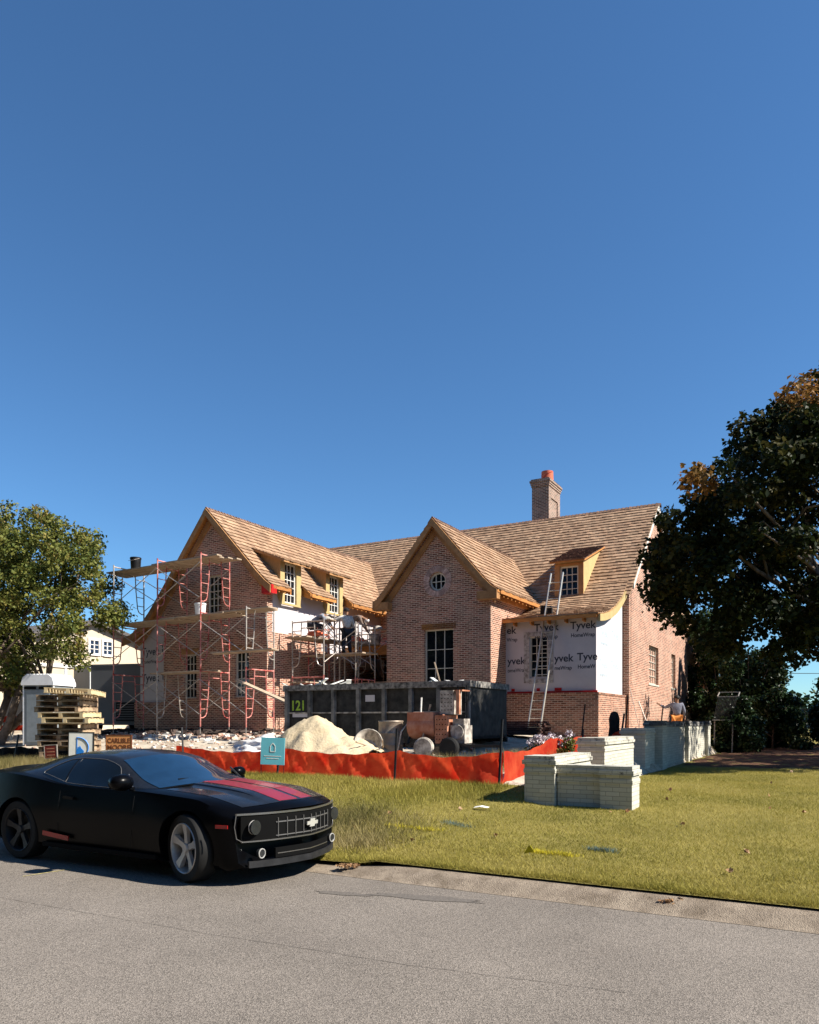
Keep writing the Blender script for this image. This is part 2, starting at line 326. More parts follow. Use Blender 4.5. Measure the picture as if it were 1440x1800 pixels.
def sheet(name, A, V, fn, material, dz=0, jitter=0):
    aa, vv = np.meshgrid(A, V, indexing='ij'); zz = fn(aa, vv)+dz
    if jitter: zz = zz + rng.normal(0, jitter, zz.shape)
    P = [W(x, y, z) for x, y, z in zip(aa.ravel(), vv.ravel(), zz.ravel())]; n = len(V)
    fs = [(i*n+j, (i+1)*n+j, (i+1)*n+j+1, i*n+j+1) for i in range(len(A)-1) for j in range(n-1)]
    b = MB(); b.add(P, fs); o = b.build(name, material, smooth=180); return o
structure(MB().box(-700, 700, -300, 900, -1.3, -.35).build('ground', M['soil'], rot=(0, 0, HR)))
bigA = np.r_[-120, -80, -50, np.arange(-36, 20.01, .25), 30, 50, 80, 120]
Vl = np.r_[7.2, np.arange(7.4, 12.61, .2)]
lawn_front = structure(sheet('lawn', bigA[bigA <= -4.0], Vl, G, M['soil']))
lawn_right = structure(sheet('lawn', bigA[bigA >= -4.0], np.r_[Vl, np.arange(12.8, 60, .4), 90, 140], G, M['soil']))
dirt = structure(sheet('construction_ground', bigA[bigA <= -4.0], np.r_[12.6, np.arange(12.8, 31, .2)], G, M['dirt'], 0, .008))
structure(sheet('lawn', bigA[bigA <= -4.0], np.r_[30.8, np.arange(31, 60, 2), 90, 140], G, M['soil']))
# rolled kerb with gutter pan, road
kp = [(6.84, .003), (6.87, .006), (6.94, .03), (7.02, .075), (7.12, .105), (7.24, .11)]
kd = [(6.84, .003), (6.87, .005), (6.94, .01), (7.02, .02), (7.12, .025), (7.24, .03)]
b = MB(); As = np.arange(-70, 70, .25); P = []
for i, a in enumerate(As):
    t = float(sm(a, -5.2, -4.0)); 
    for j, ((v0, z0), (v1, z1)) in enumerate(zip(kp, kd)):
        P.append(W(a, v0+(.012*math.sin(a*3.1)+.008*math.sin(a*9) if j > 3 else 0)+.02, z1*(1-t)+z0*t))
b.add(P, [(i*6+j, (i+1)*6+j, (i+1)*6+j+1, i*6+j+1) for i in range(len(As)-1) for j in range(5)])
structure(b.build('kerb', M['concrete'], smooth=180))
structure(sheet('road', np.r_[-120, np.arange(-60, 60, 2), 120], np.r_[-40, np.arange(-8, 6.9, .6), 6.9], lambda a, v: 0*a, M['asphalt']))

def patch(name, pts, z, material, dz=.004, fn=None):
    """flat irregular patch given in world XY, draped on the ground"""
    b = MB(); b.add([Vector((x, y, z if fn is None else fn(x, y)+dz)) for x, y in pts], [tuple(range(len(pts)))]); return b.build(name, material)
def ray(px, py, z=0.0):
    Y = (CAMZ-z)*F/(py-HZ); return ((px-720)/F*Y, Y)
def blob(cx, cy, rx, ry, n=18, ang=0, jag=.25):
    out = []
    for i in range(n):
        t = 2*math.pi*i/n; r = 1+random.uniform(-jag, jag); x, y = rx*r*math.cos(t), ry*r*math.sin(t)
        out.append((cx+x*math.cos(ang)-y*math.sin(ang), cy+x*math.sin(ang)+y*math.cos(ang)))
    return out
M['stain'] = mat('oil_stain', (.118, .104, .09), .8, var=.25, scale=60); M['yellowpaint'] = mat('yellow_marking', (.42, .36, .16), .8, var=.3, scale=30)
for px, py, rx, ry in ((745, 1578, .62, .10), (600, 1571, .3, .07)):
    x, y = ray(px, py); o = structure(patch('road_stain', blob(x, y, rx, ry, 22, HR*.6), .004, M['stain'])); 
def strip(name, pts, wd, z, material):
    b = MB(); n = len(pts); P = []
    for i, (x, y) in enumerate(pts):
        x2, y2 = pts[min(i+1, n-1)]; x1, y1 = pts[max(i-1, 0)]; d = Vector((x2-x1, y2-y1, 0)).normalized(); q = Vector((-d.y, d.x, 0)); ww = wd*random.uniform(.6, 1.3)
        P += [(x+q.x*ww, y+q.y*ww, z), (x-q.x*ww, y-q.y*ww, z)]
    b.add(P, [(2*i, 2*i+1, 2*i+3, 2*i+2) for i in range(n-1)]); return b.build(name, material)
structure(strip('road_marking', [ray(40+i*9.5, 1541-i*1.45) for i in range(10)], .012, .004, M['yellowpaint']))
M['crack'] = mat('road_crack', (.12, .106, .092), .9, var=.3)
for p0, p1, amp in (((0, 1578), (330, 1636), 2), ((330, 1636), (720, 1697), 2), ((720, 1697), (1100, 1745), 2)):
    pts = []
    for i in range(30):
        t = i/29; pts.append(ray(p0[0]+(p1[0]-p0[0])*t, p0[1]+(p1[1]-p0[1])*t+random.uniform(-amp, amp)*.3))
    structure(strip('road_crack', pts, .0026, .004, M['crack']))

# ================================================================ HOUSE
HO = (-12.0, 26.0, 1.2)
house = site('brick_house', 'large brick house under construction with steep cedar shingle roofs and a tall chimney', 'house', *HO)
def shift(b, O=HO): b.v = [(p[0]-O[0], p[1]-O[1], p[2]-O[2]) for p in b.v]; return b
def hp(b, name, m, parent=house, smooth=None): return shift(b).build(name, m, parent, smooth=smooth)

def shingles(b, prof, c0, c1, axis, expo=.235, holes=(), mi=0, over=0):
    """prof: [(p,z)] from eave up; shingles laid in courses between c0..c1 along the other axis.
    axis 'v': slope runs in v, courses along a;  axis 'a': slope runs in a, courses along v"""
    pts = [Vector((p, z)) for p, z in prof]; seg = [(pts[i+1]-pts[i]).length for i in range(len(pts)-1)]; tot = sum(seg)
    def at(s):
        s = max(-.05, min(tot+.02, s)); acc = 0
        for i, l in enumerate(seg):
            if s <= acc+l or i == len(seg)-1:
                d = (pts[i+1]-pts[i])/l; p = pts[i]+d*(s-acc); n = Vector((-d.y, d.x)); n = n if n.y > 0 else -n; return p, n
            acc += l
    k = 0; s = -.03
    while s < tot-.02:
        x = c0-random.uniform(0, .12)
        while x < c1:
            wd = random.uniform(.10, .24); x0, x1 = max(x+.004, c0), min(x+wd, c1); x += wd
            if x1-x0 < .02: continue
            xm = (x0+x1)/2
            if any(h[0] < xm < h[1] and h[2] < s < h[3] for h in holes): continue
            j = random.uniform(-.018, .018); th = random.uniform(.034, .05)
            pb, nb = at(s+j); pt, ntp = at(min(s+expo+.05, tot)); lo = pb+nb*.004; hi = pb+nb*(th+.004); top = pt+ntp*.006
            if axis == 'v': mk = lambda q, e: (e, q.x, q.y)
            else: mk = lambda q, e: (q.x, e, q.y)
            b.add([mk(lo, x0), mk(lo, x1), mk(hi, x0), mk(hi, x1), mk(top, x0), mk(top, x1)], [(0, 1, 3, 2), (2, 3, 5, 4), (0, 2, 4), (1, 5, 3)], mi)
        s += expo
def deck(b, prof, c0, c1, axis, th=.10, mi=0):
    n = len(prof); up = [(p, z) for p, z in prof]; lo = [(p, z-th) for p, z in prof][::-1]
    b.prism(up+lo, c0, c1, 'x' if axis == 'v' else 'y', mi)
def ridgecap(b, p0, p1, mi=0, wd=.17, slope=1.0):
    p0, p1 = Vector(p0), Vector(p1); L = (p1-p0).length; d = (p1-p0)/L; q = Vector((-d.y, d.x, 0)); n = int(L/.16)
    for i in range(n):
        a, e = p0+d*(L*i/n), p0+d*(L*(i+1)/n+.06); h = .035+random.uniform(0, .012); dn = Vector((0, 0, -wd*slope))
        for sgn in (1, -1):
            b.add([a+Vector((0,0,h+.02)), e+Vector((0,0,.02)), e+q*wd*sgn+dn+Vector((0,0,.015)), a+q*wd*sgn+dn+Vector((0,0,h)), a, a+q*wd*sgn+dn], [(0,1,2,3), (0,3,5,4)], mi)

# ---- profiles
MR_V, MR_Z = 33.6, 11.05
main_prof = [(28.45, 6.42), (29.0, 6.93), (29.6, 7.5), (MR_V, MR_Z)]
bay_prof = [(24.98, 5.30), (25.6, 5.38), (26.4, 5.55), (27.2, 5.83), (28.0, 6.22), (28.6, 6.60), (29.2, 7.12)]
back_prof = [(38.75, 6.45), (MR_V, MR_Z)]
WG = (-20.42, 9.62)                                       # wing ridge a,z
wr_prof = [(-17.33, 6.52), (-17.6, 6.72), (-18.0, 7.1), WG]
wl_prof = [(-24.95, 5.0), (-24.5, 5.12), (-23.9, 5.5), (-23.4, 6.0), (-22.7, 6.82), WG]
CG = (-12.48, 8.9)
cr_prof = [(-10.0, 6.18), (-10.2, 6.32), (-10.5, 6.62), CG]
cl_prof = [(-14.95, 6.08), (-14.7, 6.24), (-14.4, 6.6), CG]
def under(prof, d): return [(p, z-d) for p, z in prof]
# ---- walls
E = .10
def wallpoly(l, r, base, a0, a1, d=.1):
    """gable outline between a0,a1 just under the two roof profiles"""
    L_ = sorted([(p, z-d) for p, z in l if p > a0]); R_ = sorted([(p, z-d) for p, z in r if p < a1])
    zl = np.interp(a0, [p for p, z in sorted(l)], [z for p, z in sorted(l)])-d; zr = np.interp(a1, [p for p, z in sorted(r)], [z for p, z in sorted(r)])-d
    pts = [(a0, base), (a0, zl)]+L_+[q for q in R_ if q[0] > L_[-1][0]+1e-3]+[(a1, zr), (a1, base)]
    return pts
BASE = .6
def win_cut(c, a0, a1, z0, z1, v, depth=.16): c.box(a0, a1, v-.1, v+depth, z0, z1)
# wing (left gable)
b = MB(); b.prism(wallpoly(wl_prof, wr_prof, BASE, -22.95, -17.75), 21.0, 21.3)
wing_wall = hp(b, 'gable_wall', M['brick'])
c = MB(); win_cut(c, -20.62, -19.93, 5.72, 7.15, 21.0); win_cut(c, -21.83, -21.20, 2.58, 4.25, 21.0); win_cut(c, -19.25, -18.60, 2.58, 4.25, 21.0); boolcut(wing_wall, shift(c))
b = MB(); b.prism(wallpoly(wl_prof, wr_prof, BASE, -22.9, -17.87), 21.3, 31.5); b.box(-24.5, -22.95, 21.2, 30, 1.0, 5.0)
b.prism([(-24.5, 5.0), (-22.9, 5.0), (-22.9, 6.5), (-23.4, 5.88), (-23.9, 5.38), (-24.5, 5.02)], 21.2, 30)
wingcore = hp(b, 'wrapped_wall', M['wrap'])
# brick veneer being laid on the wing's side: stepped, unfinished top
b = MB(); v = 21.3
while v < 28.9:
    w_ = random.choice([.22, .42, .64]); top = 4.93+.0677*random.choice([0, 0, 1, -1]) if v < 24 else 4.6-.0677*round((v-24)*3)+.0677*random.choice([0, 1, -1])
    b.box(-17.87, -17.75, v, min(v+w_, 28.9), BASE, top); v += w_
hp(b, 'side_veneer', M['brick'])
b = MB(); b.box(-24.62, -22.95, 21.0, 29, BASE, 2.45); hp(b, 'brick_base', M['brick'])
# center gable
b = MB(); b.prism(wallpoly(cl_prof, cr_prof, BASE, -14.54, -10.37), 23.95, 31.2)
cg = hp(b, 'gable_wall', M['brick'])
c = MB(); win_cut(c, -12.96, -11.80, 2.2, 4.98, 23.95, .2); c.cyl((-12.43, 23.8, 6.69), (-12.43, 24.15, 6.69), .33, n=32); boolcut(cg, shift(c))
# main block
mp = [(28.9, BASE), (28.9, 6.72), (29.6, 7.38), (MR_V, MR_Z-.12), (38.3, 6.75), (38.3, BASE)]
b = MB(); b.prism(mp, -27, -6.86, 'x'); main = hp(b, 'main_wall', M['brick'])
c = MB(); c.box(-17.7, -14.58, 28, 35, 1.15, 4.5)
RW = [(32.35, 34.25), (37.16, 38.46), (41.66, 42.89)]
c.box(-7.02, -6, 32.35, 34.25, 3.28, 4.9); c.box(-7.02, -6, 37.2, 38.25, 3.28, 4.9); boolcut(main, shift(c))
b = MB(); b.box(-10.5, -6.87, 38.3, 44.7, BASE, 6.5); bk = hp(b, 'rear_wall', M['brick'])
c = MB(); c.box(-7.03, -6, 41.7, 42.85, 3.28, 4.9); boolcut(bk, shift(c))
b = MB(); b.box(-6.9, -6.35, 44.7, 46.2, BASE, 6.9); hp(b, 'rear_flue', M['brick'])
# open porch interior lining, painted near black for its deep shade
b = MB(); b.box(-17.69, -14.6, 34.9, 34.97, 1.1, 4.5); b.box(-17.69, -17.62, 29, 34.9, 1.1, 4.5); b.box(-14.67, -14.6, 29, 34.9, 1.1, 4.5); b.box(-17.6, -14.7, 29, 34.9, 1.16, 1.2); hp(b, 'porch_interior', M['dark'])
# bay
bp = [(25.3, 2.6)]+[(25.3, 5.22)]+[(p, z-.1) for p, z in bay_prof if p > 25.3 and p < 28.9]+[(28.95, 6.85), (28.95, 2.6)]
b = MB(); b.prism(bp, -10.37, -7.10, 'x'); bay = hp(b, 'wrapped_wall', M['wrap'])
c = MB(); win_cut(c, -9.47, -8.80, 3.22, 4.68, 25.3, .14); boolcut(bay, shift(c))
b = MB(); b.box(-10.37, -6.99, 25.18, 28.94, BASE-.2, 2.62); b.box(-10.37, -6.97, 25.15, 28.93, 2.62, 2.68)
hp(b, 'brick_base', M['brick_red'])
b = MB(); b.box(-7.10, -6.86, 28.88, 29.3, BASE, 6.75); hp(b, 'corner_pier', M['brick_red'])
b = MB(); b.box(-10.3, -7.05, 25.262, 25.296, 2.685, 2.75)
for a in (-10.15, -9.2, -8.55): b.box(a, a+random.uniform(.1, .32), 25.28, 25.296, 2.76, 2.86)
hp(b, 'flashing_strip', M['redtape'])
# ---- roofs
def roof(name, parts, hip=()):
    b = MB()
    for prof, c0, c1, axis, holes in parts:
        shingles(b, prof, c0, c1, axis, holes=holes, mi=0)
    for r in hip: ridgecap(b, *r[:2], mi=1, slope=r[2])
    o = hp(b, name, [M['shingle'], M['ridge']]); return o
def decks(name, parts, parent):
    b = MB()
    for prof, c0, c1, axis in parts: deck(b, prof, c0, c1, axis)
    o = hp(b, name, M['wood']); return o
mroof = roof('main_roof', [(main_prof, -27.2, -6.70, 'v', ()), (back_prof, -27.2, -6.70, 'v', ()), (bay_prof, -10.72, -6.93, 'v', ())], [((-27.2, MR_V, MR_Z), (-6.68, MR_V, MR_Z), .85)])
decks('roof_deck', [(main_prof, -27.2, -10.9, 'v'), (main_prof[1:], -10.9, -6.72, 'v'), (back_prof, -27.2, -6.72, 'v'), (bay_prof, -10.7, -6.95, 'v')], mroof)
D1, D2 = (21.72, 22.95), (24.55, 25.75)
holes = tuple((d[0]+.15, d[1]+.05, -1, .72) for d in (D1, D2))
wroof = roof('wing_roof', [(wr_prof, 20.72, 33, 'a', holes), (wl_prof, 20.72, 33, 'a', ())], [((WG[0], 20.7, WG[1]), (WG[0], 32.6, WG[1]), 1.05)])
segs = [(20.75, D1[0]+.12), (D1[1]+.05, D2[0]+.12), (D2[1]+.05, 32.5)]
decks('roof_deck', [(wr_prof[2:], 20.75, 33, 'a'), (wl_prof, 20.75, 33, 'a')]+[(wr_prof[:3], s[0], s[1], 'a') for s in segs], wroof)
croof = roof('gable_roof', [(cr_prof, 23.66, 31.6, 'a', ()), (cl_prof, 23.66, 31.6, 'a', ())], [((CG[0], 23.64, CG[1]), (CG[0], 31.4, CG[1]), 1.1)])
decks('roof_deck', [(cr_prof, 23.68, 31.5, 'a'), (cl_prof, 23.68, 31.5, 'a')], croof)
# rear addition roof
b = MB(); b.prism([(38.2, 6.4), (45.0, 6.4), (44.6, 6.9), (38.2, 7.9)], -10.6, -6.75, 'x'); hp(b, 'rear_roof', M['shingle'])
# rafter tails
def tails(name, prof, c0, c1, axis, step=.42):
    b = MB(); (p0, z0), (p1, z1) = prof[0], prof[2]; x = c0
    while x < c1:
        dirn = 1 if p1 > p0 else -1; reach = .62*dirn
        poly = [(p0+.02*dirn, z0-.11), (p0+reach, z0-.11+(z1-z0)/(abs(p1-p0))*.62*.8), (p0+reach, z0-.32+(z1-z0)/(abs(p1-p0))*.62*.6), (p0+.02*dirn, z0-.21)]
        b.prism(poly, x, x+.055, 'x' if axis == 'v' else 'y'); x += step
    # gutter board
    if axis == 'v': b.box(c0, c1, p0-.03 if dirn > 0 else p0, p0 if dirn > 0 else p0+.03, z0-.13, z0-.005)
    else: b.box(p0-.03 if dirn > 0 else p0, p0 if dirn > 0 else p0+.03, c0, c1, z0-.13, z0-.005)
    return hp(b, name, M['wood'])
tails('eave_rafters', bay_prof, -10.6, -7.0, 'v', .62)
for s in segs: tails('eave_rafters', wr_prof, s[0]+.08, min(s[1], 28.6)-.02, 'a', .33)
tails('eave_rafters', cr_prof, 23.9, 28.6, 'a', .36)
tails('eave_rafters', cl_prof, 23.9, 28.6, 'a', .36)
# frieze under the wing eave, boards behind tails
b = MB(); b.box(-10.37, -10.30, 23.96, 28.5, 5.95, 6.12); hp(b, 'frieze_board', M['wood'])
# rake boards
def rake(name, profs, v0, v1, drop, m=M['rake'], inner=.05):
    b = MB()
    for prof in profs:
        pr = sorted(prof); up = [(p, z-inner*.2-.012) for p, z in pr]; lo = [(p, z-drop) for p, z in pr][::-1]
        b.prism(up+lo, v0, v1, 'y')
    return hp(b, name, m)
rake('rake_board', [wr_prof, wl_prof], 20.66, 20.72, .30); rake('rake_trim', [[(p+.0, z-.24) for p, z in wr_prof[1:]], [(p, z-.24) for p, z in wl_prof[1:]]], 20.93, 20.995, .30)
rake('rake_board', [cr_prof, cl_prof], 23.60, 23.66, .30); rake('rake_trim', [[(p, z-.24) for p, z in cr_prof[1:]], [(p, z-.24) for p, z in cl_prof[1:]]], 23.87, 23.945, .32)
b = MB(); b.box(-14.95, -14.3, 23.62, 23.93, 5.78, 6.06); hp(b, 'eave_return', M['rake']); b = MB(); b.box(-10.75, -10.02, 23.62, 23.93, 5.86, 6.14); hp(b, 'eave_return', M['rake'])
b = MB(); b.box(-17.75, -17.30, 20.70, 21.0, 6.22, 6.52); hp(b, 'eave_return', M['redtape'])
b = MB(); pr = [(p, z-.02) for p, z in bay_prof[:6]]; b.prism(pr+[(p, z-.26) for p, z in bay_prof[:6]][::-1], -6.94, -6.87, 'x'); hp(b, 'verge_board', M['yellow'])
for pr in (main_prof[1:], back_prof):
    b = MB(); q = sorted(pr); b.prism([(p, z-.02) for p, z in q]+[(p, z-.24) for p, z in q][::-1], -6.76, -6.70, 'x'); hp(b, 'verge_board', M['frame'])

# ---- windows (local: x across, z up, glass towards -y)
def window(parent, w_, h_, nx, nz, loc, right=False, fr=.05, name='window', glass='glass', rev=.06, sill=True, sill_m='brick', head=None, fm='frame'):
    loc = tuple(l-o for l, o in zip(loc, HO)) if parent is house else loc
    b = MB(); t = fr
    b.box(0, w_, 0, .07, 0, t); b.box(0, w_, 0, .07, h_-t, h_); b.box(0, t, 0, .07, t, h_-t); b.box(w_-t, w_, 0, .07, t, h_-t)
    mw = .022
    for i in range(1, nx): x = t+(w_-2*t)*i/nx; b.box(x-mw/2, x+mw/2, .012, .05, t, h_-t)
    for i in range(1, nz):
        z = t+(h_-2*t)*i/nz
        for j in range(nx): x0, x1 = t+(w_-2*t)*j/nx+mw/2, t+(w_-2*t)*(j+1)/nx-mw/2; b.box(x0, x1, .012, .05, z-mw/2, z+mw/2)
    o = b.build(name, M[fm], parent, loc, (0, 0, R(90) if right else 0))
    g = MB(); g.box(t*.5, w_-t*.5, .053, .066, t*.5, h_-t*.5); g.build('pane', M[glass], o)
    if sill: s = MB(); s.box(-.08, w_+.08, -.13-rev*.0, -.005 if rev == 0 else rev*.0, -.075, -.004); s.build('sill', M[sill_m], o)
    if head: s = MB(); s.box(-.12, w_+.12, -.1, .05, h_+.002, h_+.21); s.build('lintel', M[head], o)
    return o
window(house, .69, 1.43, 3, 5, (-20.62, 21.06, 5.72)); window(house, .63, 1.67, 3, 5, (-21.83, 21.06, 2.58), head='rake'); window(house, .65, 1.67, 3, 5, (-19.25, 21.06, 2.58), head='rake')
window(house, 1.16, 2.78, 3, 4, (-12.96, 24.05, 2.2), fr=.04, head='wood')
window(house, .67, 1.46, 3, 5, (-9.47, 25.36, 3.22), sill=False)
window(house, 1.90, 1.62, 4, 5, (-6.97, 32.35, 3.28), True, head='terracotta', glass='glassblue', sill_m='white_brick'); window(house, 1.05, 1.62, 2, 5, (-6.97, 37.2, 3.28), True, head='terracotta', sill_m='white_brick'); window(house, 1.15, 1.62, 2, 5, (-6.98, 41.7, 3.28), True, head='terracotta', sill_m='white_brick')
# torn wrap round the bay window
b = MB()
for x0, x1, z0, z1 in ((-9.68, -9.48, 3.05, 4.85), (-8.79, -8.60, 3.05, 4.85), (-9.48, -8.79, 3.02, 3.2), (-9.48, -8.79, 4.69, 4.84)): b.box(x0, x1, 25.286, 25.298, z0, z1)
hp(b, 'flashing_tape', mat('flashing_tape', (.20, .18, .17), .7, col2=(.52, .50, .48), scale=9))
# round window
b = MB(); n = 32
for i in range(n):
    t0, t1 = 2*math.pi*i/n, 2*math.pi*(i+1)/n
    for r0, r1 in ((.27, .32),): b.add([(r*math.cos(t), y, r*math.sin(t)) for t in (t0, t1) for r in (r0, r1) for y in (0, .07)], [(0,1,3,2),(4,6,7,5),(0,4,5,1),(2,3,7,6),(0,2,6,4),(1,5,7,3)])
for q in (-.1, .1): b.box(q-.012, q+.012, .01, .05, -.27, .27)
b.box(-.27, .27, .012, .048, -.012, .012)
ow = b.build('round_window', M['frame'], house, (-12.43+12, 24.03-26, 6.69-1.2)); g = MB(); g.cyl((0, .05, 0), (0, .06, 0), .3, n=32); g.build('pane', M['glass'], ow)
b = MB()
for i in range(44):                                        # ring of soldier bricks
    t = 2*math.pi*i/44; d = Vector((math.cos(t), 0, math.sin(t))); b.obox(Vector((-12.43, 23.945, 6.69))+d*.345, Vector((-12.43, 23.945, 6.69))+d*.56, .058, .02, up=(0, 1, 0))
hp(b, 'brick_ring', mat('ring_brick', (.34, .21, .18), .9, col2=(.50, .36, .31), scale=8, island=.3))
# ---- main-slope dormer
def hpart(b, name, m, parent, O): b.v = [(p[0]-O[0], p[1]-O[1], p[2]-O[2]) for p in b.v]; return b.build(name, m, parent)
DO = (-9.05, 28.6, 6.4)
b = MB(); b.prism([(28.5, 6.3), (28.5, 7.86), (30.9, 8.75), (31.2, 8.6)], -9.60, -8.50, 'x'); b.v = [(p[0]-DO[0], p[1]-DO[1], p[2]-DO[2]) for p in b.v]
dm = b.build('dormer', M['yellow'], house, tuple(x-y for x, y in zip(DO, HO)))
c = MB(); c.box(-9.41+9.05, -8.69+9.05, -.3, .04, .1, 1.3); boolcut(dm, c)
b = MB(); b.box(-9.62, -9.42, 28.46, 28.497, 6.45, 7.8); b.box(-8.68, -8.48, 28.46, 28.497, 6.45, 7.8); b.box(-9.42, -8.68, 28.46, 28.497, 7.72, 7.8); hpart(b, 'casing', M['rake'], dm, DO)
wdo = window(dm, .72, 1.2, 3, 4, (-9.41+9.05, -.07, .1), sill=False, glass='glassblue')
b = MB(); dpr = [(28.28, 7.88), (31.15, 8.93)]; shingles(b, dpr, -9.78, -8.36, 'v', .17); b.v = [(p[0]-DO[0], p[1]-DO[1], p[2]-DO[2]) for p in b.v]; b.build('dormer_roof', M['ridge'], dm)
b = MB(); deck(b, dpr, -9.76, -8.38, 'v', .07); hpart(b, 'dormer_deck', M['wood'], dm, DO)
# ---- wing dormers (facing right)
for dv0, dv1 in (D1, D2):
    O = (-17.75, dv0, 6.2)
    b = MB(); b.prism([(-17.73, 6.0), (-17.73, 7.62), (-19.1, 8.14), (-19.1, 7.9), (-18.3, 7.2)], dv0, dv1, 'y'); b.v = [(p[0]-O[0], p[1]-O[1], p[2]-O[2]) for p in b.v]
    d = b.build('dormer', M['yellow'], house, tuple(x-y for x, y in zip(O, HO)))
    c = MB(); c.box(-.12, .2, .25, .95, -.12, 1.35); boolcut(d, c)
    window(d, .70, 1.47, 3, 5, (-.05, .25, -.12), True, sill=False, fm='white')
    b = MB(); b.prism([(-17.72, 7.0), (-17.72, 7.60), (-19.0, 8.08), (-18.35, 7.45)], dv0-.02, dv0-.004, 'y'); hpart(b, 'cheek_boards', mat('cheek_boards', (.38, .22, .09), .8, var=.2, scale=10, stretch=(8, 1, .5)), d, O)
    b = MB(); pr = [(-17.42, 7.56), (-19.25, 8.24)]; shingles(b, pr, dv0-.2, dv1+.2, 'a', .17); b.v = [(p[0]-O[0], p[1]-O[1], p[2]-O[2]) for p in b.v]; b.build('dormer_roof', M['shingle'], d)
    b = MB(); deck(b, pr, dv0-.18, dv1+.18, 'a', .08); hpart(b, 'dormer_deck', M['rake'], d, O)
# ---- chimney
b = MB(); b.box(-12.72, -11.88, 34.3, 35.95, 9.5, 12.85)
for i, e in enumerate((.03, .06, .09)): b.box(-12.72-e, -11.88+e, 34.3-e, 35.95+e, 12.85+i*.1, 12.95+i*.1)
b.box(-12.76, -11.84, 34.26, 35.99, 13.15, 13.22)
ch = hp(b, 'chimney', brickmat('dark_brick', (.07, .028, .02), (.22, .11, .08), (.46, .37, .30), smear=.5))
c = MB(); c.box(-11.93, -11.5, 34.65, 35.6, 10.9, 12.35); boolcut(ch, shift(c))
bk_ = site('bucket', 'orange bucket standing upturned on top of the chimney', 'bucket', -12.2, 35.0, 13.22)
b = MB(); b.lathe([(.30, 0), (.31, .05), (.295, .06), (.28, .5), (.05, .52)], 24); b.build('pail', M['terracotta'], bk_, smooth=40)
b = MB(); b.tube([(-.3+.0, -.05, .06), (-.1, -.31, .15), (.15, -.30, .35), (.29, -.08, .45)], .012); b.build('handle', M['redtape'], bk_)

# ---- printing on the wrap
def wraptext(par, items, m='ink'):
    for s, size, loc, rot, sx in items: text('printed_lettering', s, size, M[m], par, tuple(l-o for l, o in zip(loc, HO)), rot, .0015, sx)
Y1 = 25.2985
wraptext(bay, [("ek", .36, (-10.33, Y1, 4.83), FRONT, 1), ("Wrap", .19, (-10.33, Y1, 4.55), FRONT, .9), ("Tyvek", .36, (-9.30, Y1, 4.86), FRONT, 1), ("HomeWrap", .19, (-9.28, Y1, 4.58), FRONT, .9),
    ("Tyvek", .36, (-8.0, Y1, 4.86), FRONT, 1), ("HomeWrap", .19, (-7.98, Y1, 4.58), FRONT, .9),
    ("yvek", .36, (-10.30, Y1, 3.73), FRONT, 1), ("omeWrap", .19, (-10.30, Y1, 3.45), FRONT, .9), ("yvek", .36, (-8.56, Y1, 3.76), FRONT, 1), ("meWrap", .19, (-8.56, Y1, 3.48), FRONT, .9),
    ("Tyve", .36, (-7.76, Y1, 3.78), FRONT, 1), ("HomeW", .19, (-7.74, Y1, 3.50), FRONT, .9)])
wraptext(bay, [("Tyvek", .42, (-7.0985, 25.75, 4.65), RIGHT, 1), ("HomeWrap", .2, (-7.0985, 25.8, 4.35), RIGHT, 1), ("Tyvek", .42, (-7.0985, 27.3, 4.7), RIGHT, 1), ("Tyvek", .42, (-7.0985, 25.7, 3.55), RIGHT, 1),
    ("HomeWrap", .2, (-7.0985, 25.7, 3.25), RIGHT, 1), ("Tyvek", .42, (-7.0985, 27.2, 3.6), RIGHT, 1)], 'ink_blue')
wraptext(wingcore, [("Tyvek", .42, (-24.4, 21.1985, 4.35), FRONT, .95), ("HomeWrap", .2, (-24.4, 21.1985, 4.02), FRONT, .9), ("Tyvek", .42, (-24.4, 21.1985, 3.3), FRONT, .95), ("Ty", .42, (-23.35, 21.1985, 4.45), FRONT, .95), ("Ty", .3, (-23.3, 21.1985, 3.35), FRONT, 1)])
# ---- unfinished porch roof between wing and gable
b = MB(); b.box(-17.74, -14.56, 25.7, 29, 4.62, 4.72); b.box(-17.74, -14.56, 25.66, 25.70, 4.35, 4.72)
for a in np.arange(-17.5, -14.6, .4): b.box(a, a+.045, 25.72, 28.9, 4.42, 4.615)
hp(b, 'porch_beam', M['wood'])

# ================================================================ WHITE GARDEN WALLS
def pier(t, a0, a1, v0, v1, zb, zt, O, name='pier', e=.03, capm='white_cap'):
    b = MB(); b.box(a0, a1, v0, v1, zb, zt-.27); b.box(a0-.012, a1+.012, v0-.012, v1+.012, zt-.27, zt-.205); b.box(a0, a1, v0, v1, zt-.205, zt-.135)
    b.v = [(p[0]-O[0], p[1]-O[1], p[2]-O[2]) for p in b.v]; p = b.build(name, M['white_brick'], t)
    b = MB(); b.box(a0-e, a1+e, v0-e, v1+e, zt-.135, zt-.067); b.box(a0-.006, a1+.006, v0-.006, v1+.006, zt-.067, zt)
    b.v = [(p_[0]-O[0], p_[1]-O[1], p_[2]-O[2]) for p_ in b.v]; b.build('cap', M[capm], p)
def gwall(label, O, items):
    t = site('garden_wall', label, 'garden wall', *O)
    for it in items: pier(t, *it[:6], O, *it[6:])
    return t
M['mossy_cap'] = brickmat('mossy_cap', (.14, .135, .13), (.34, .33, .31), (.12, .115, .11), smear=.1, msize=.008, grime=(.02, .018, .02))
